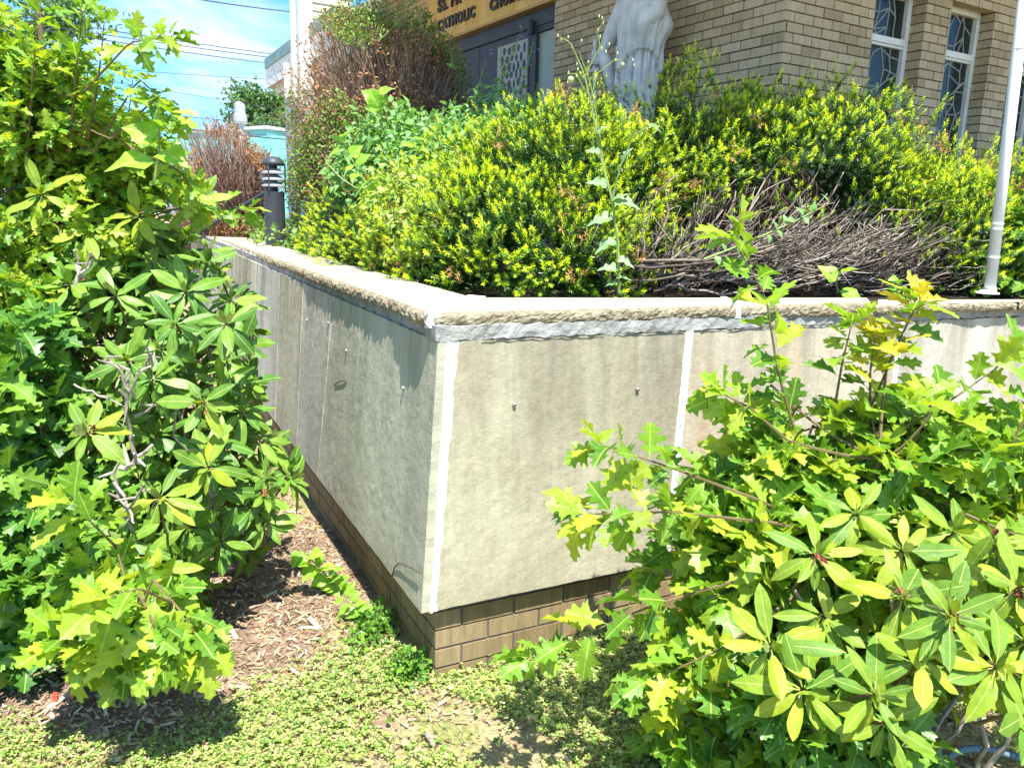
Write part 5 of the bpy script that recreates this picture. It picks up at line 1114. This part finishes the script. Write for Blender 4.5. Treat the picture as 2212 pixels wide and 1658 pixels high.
# ================================================================ FAR THINGS
def far_tree(label, x, y, base, top, rad, lean=0):
    t = thing('broadleaf_tree', label, 'tree', 'distant trees'); mb = MB(); H2 = top - base; tr = np.array([[x, y, base], [x + .2, y, base + H2 * .35], [x, y, base + H2 * .7], [x + .1, y, top - .6]])
    i = np.linspace(0, 3, 12); PP = np.stack([np.interp(i, range(4), tr[:, k]) for k in range(3)], 1); tube(mb, PP, np.linspace(.35, .06, 12), 8); cl = []
    for k in range(26):
        q = PP[rng.integers(4, 12)]; a = rng.uniform(0, 2 * PI); r = rad * rng.uniform(.35, 1) * (1 - .45 * (q[2] - base) / H2); e = q + np.array([math.cos(a) * r, math.sin(a) * r, rng.uniform(.1, .9) * rad * .5]); tube(mb, bez(q, (q + e) / 2 + [0, 0, -.2], e, 5), np.linspace(.09, .02, 5), 5); cl.append(e); cl.append((q + e) / 2)
    mb.build('trunk', m_barkd, t); mb = MB()
    for c in cl:
        n = 150; p = c + rng.normal(0, 1, (n, 3)) * np.array([.75, .75, .45]) * rad / 4.2; leaves(mb, SMALL, p, rand_dir(n), rand_dir(n) + [0, 0, 1], rng.uniform(.22, .5, n), bend=.2)
    mb.build('crown', m_far, t)
pA = W(545, 300, 62); far_tree('tall airy green tree behind the turquoise building', pA[0], 64, -1, W(540, 222, 64)[2], 3.6)
pA = W(600, 300, 58); far_tree('darker green tree right of the turquoise building beside the white post', pA[0], 60, -1, W(600, 262, 60)[2], 3.8)
pA = W(45, 200, 45); far_tree('hazy tree behind the oak sapling at the top left', pA[0], 46, -1, W(40, 62, 46)[2], 5.0)
pA = W(200, 300, 60); far_tree('distant tree hidden behind the left oak foliage', pA[0], 62, -1, W(200, 300, 62)[2], 5)
tb = thing('turquoise_building', 'flat roofed turquoise painted building far behind the brown shrub', 'building')
a, b = W(395, 268, 50), W(577, 290, 46)
mb = MB(); a[2] = b[2] = W(520, 285, 48)[2]; v = b - a; v[2] = 0; box(mb, (a[0], a[1], 0), v, (-v[1] * .7, v[0] * .7, 0), (0, 0, a[2])); mb.build('wall', m_teal, tb)
mb = MB(); box(mb, (a[0] - .05, a[1] - .1, a[2]), v * 1.01, (-v[1] * .7, v[0] * .7, 0), (0, 0, .18)); mb.build('roof_edge', mat('pale_roof_edge', (.55, .62, .62), .7), tb)
rv = W(507, 290, 46); mb = MB(); lathe(mb, (rv[0], rv[1] + 1, a[2] - .9), [(0, 0), (.25, 0), (.25, 1.2), (.4, 1.25), (.4, 1.75), (.32, 1.8), (.32, 2.3), (.15, 2.45), (0, 2.45)], 16); mb.build('roof_vent', mat('vent_metal', (.5, .5, .5), .4, metal=.4), tb)
# cables
wires = [((440, 0), (640, 27), 24, 'uppermost lone overhead cable crossing the sky beside the church corner'), ((208, 61), (573, 115), 30, 'top one of three close overhead cables'), ((208, 72), (573, 123), 30, 'middle one of three close overhead cables'), ((288, 96), (573, 136), 30, 'lowest one of three close overhead cables'),
         ((255, 149), (520, 168), 34, 'faint thin overhead cable in the middle of the sky'), ((280, 182), (520, 222), 38, 'thin cable sloping down towards the airy tree'), ((278, 238), (505, 262), 36, 'overhead cable ending above the roof vent'), ((350, 272), (613, 301), 30, 'thick cable passing in front of the turquoise wall'), ((440, 283), (613, 293), 32, 'thin cable along the turquoise roof edge'), ((0, 24), (60, 38), 30, 'short stretch of cable at the upper left corner')]
for (p, q, Y_, lb_) in wires:
    a, b = W(p[0], p[1], Y_), W(q[0], q[1], Y_ * 1.25); d = b - a; s0, s1 = a - d * 1.2, b + d * 1.1
    pts = [s0 + (s1 - s0) * u - UP * .0 + UP * (.9 * ((u - .5)**2 - .03)) for u in np.linspace(0, 1, 24)]
    mb = MB(); tube(mb, pts, .012 if 'faint' in lb_ or 'thin' in lb_ else (.028 if 'thick' in lb_ else .017), 5); tag(mb.build('overhead_cable', m_cable), lb_, 'cable', 'overhead cables')
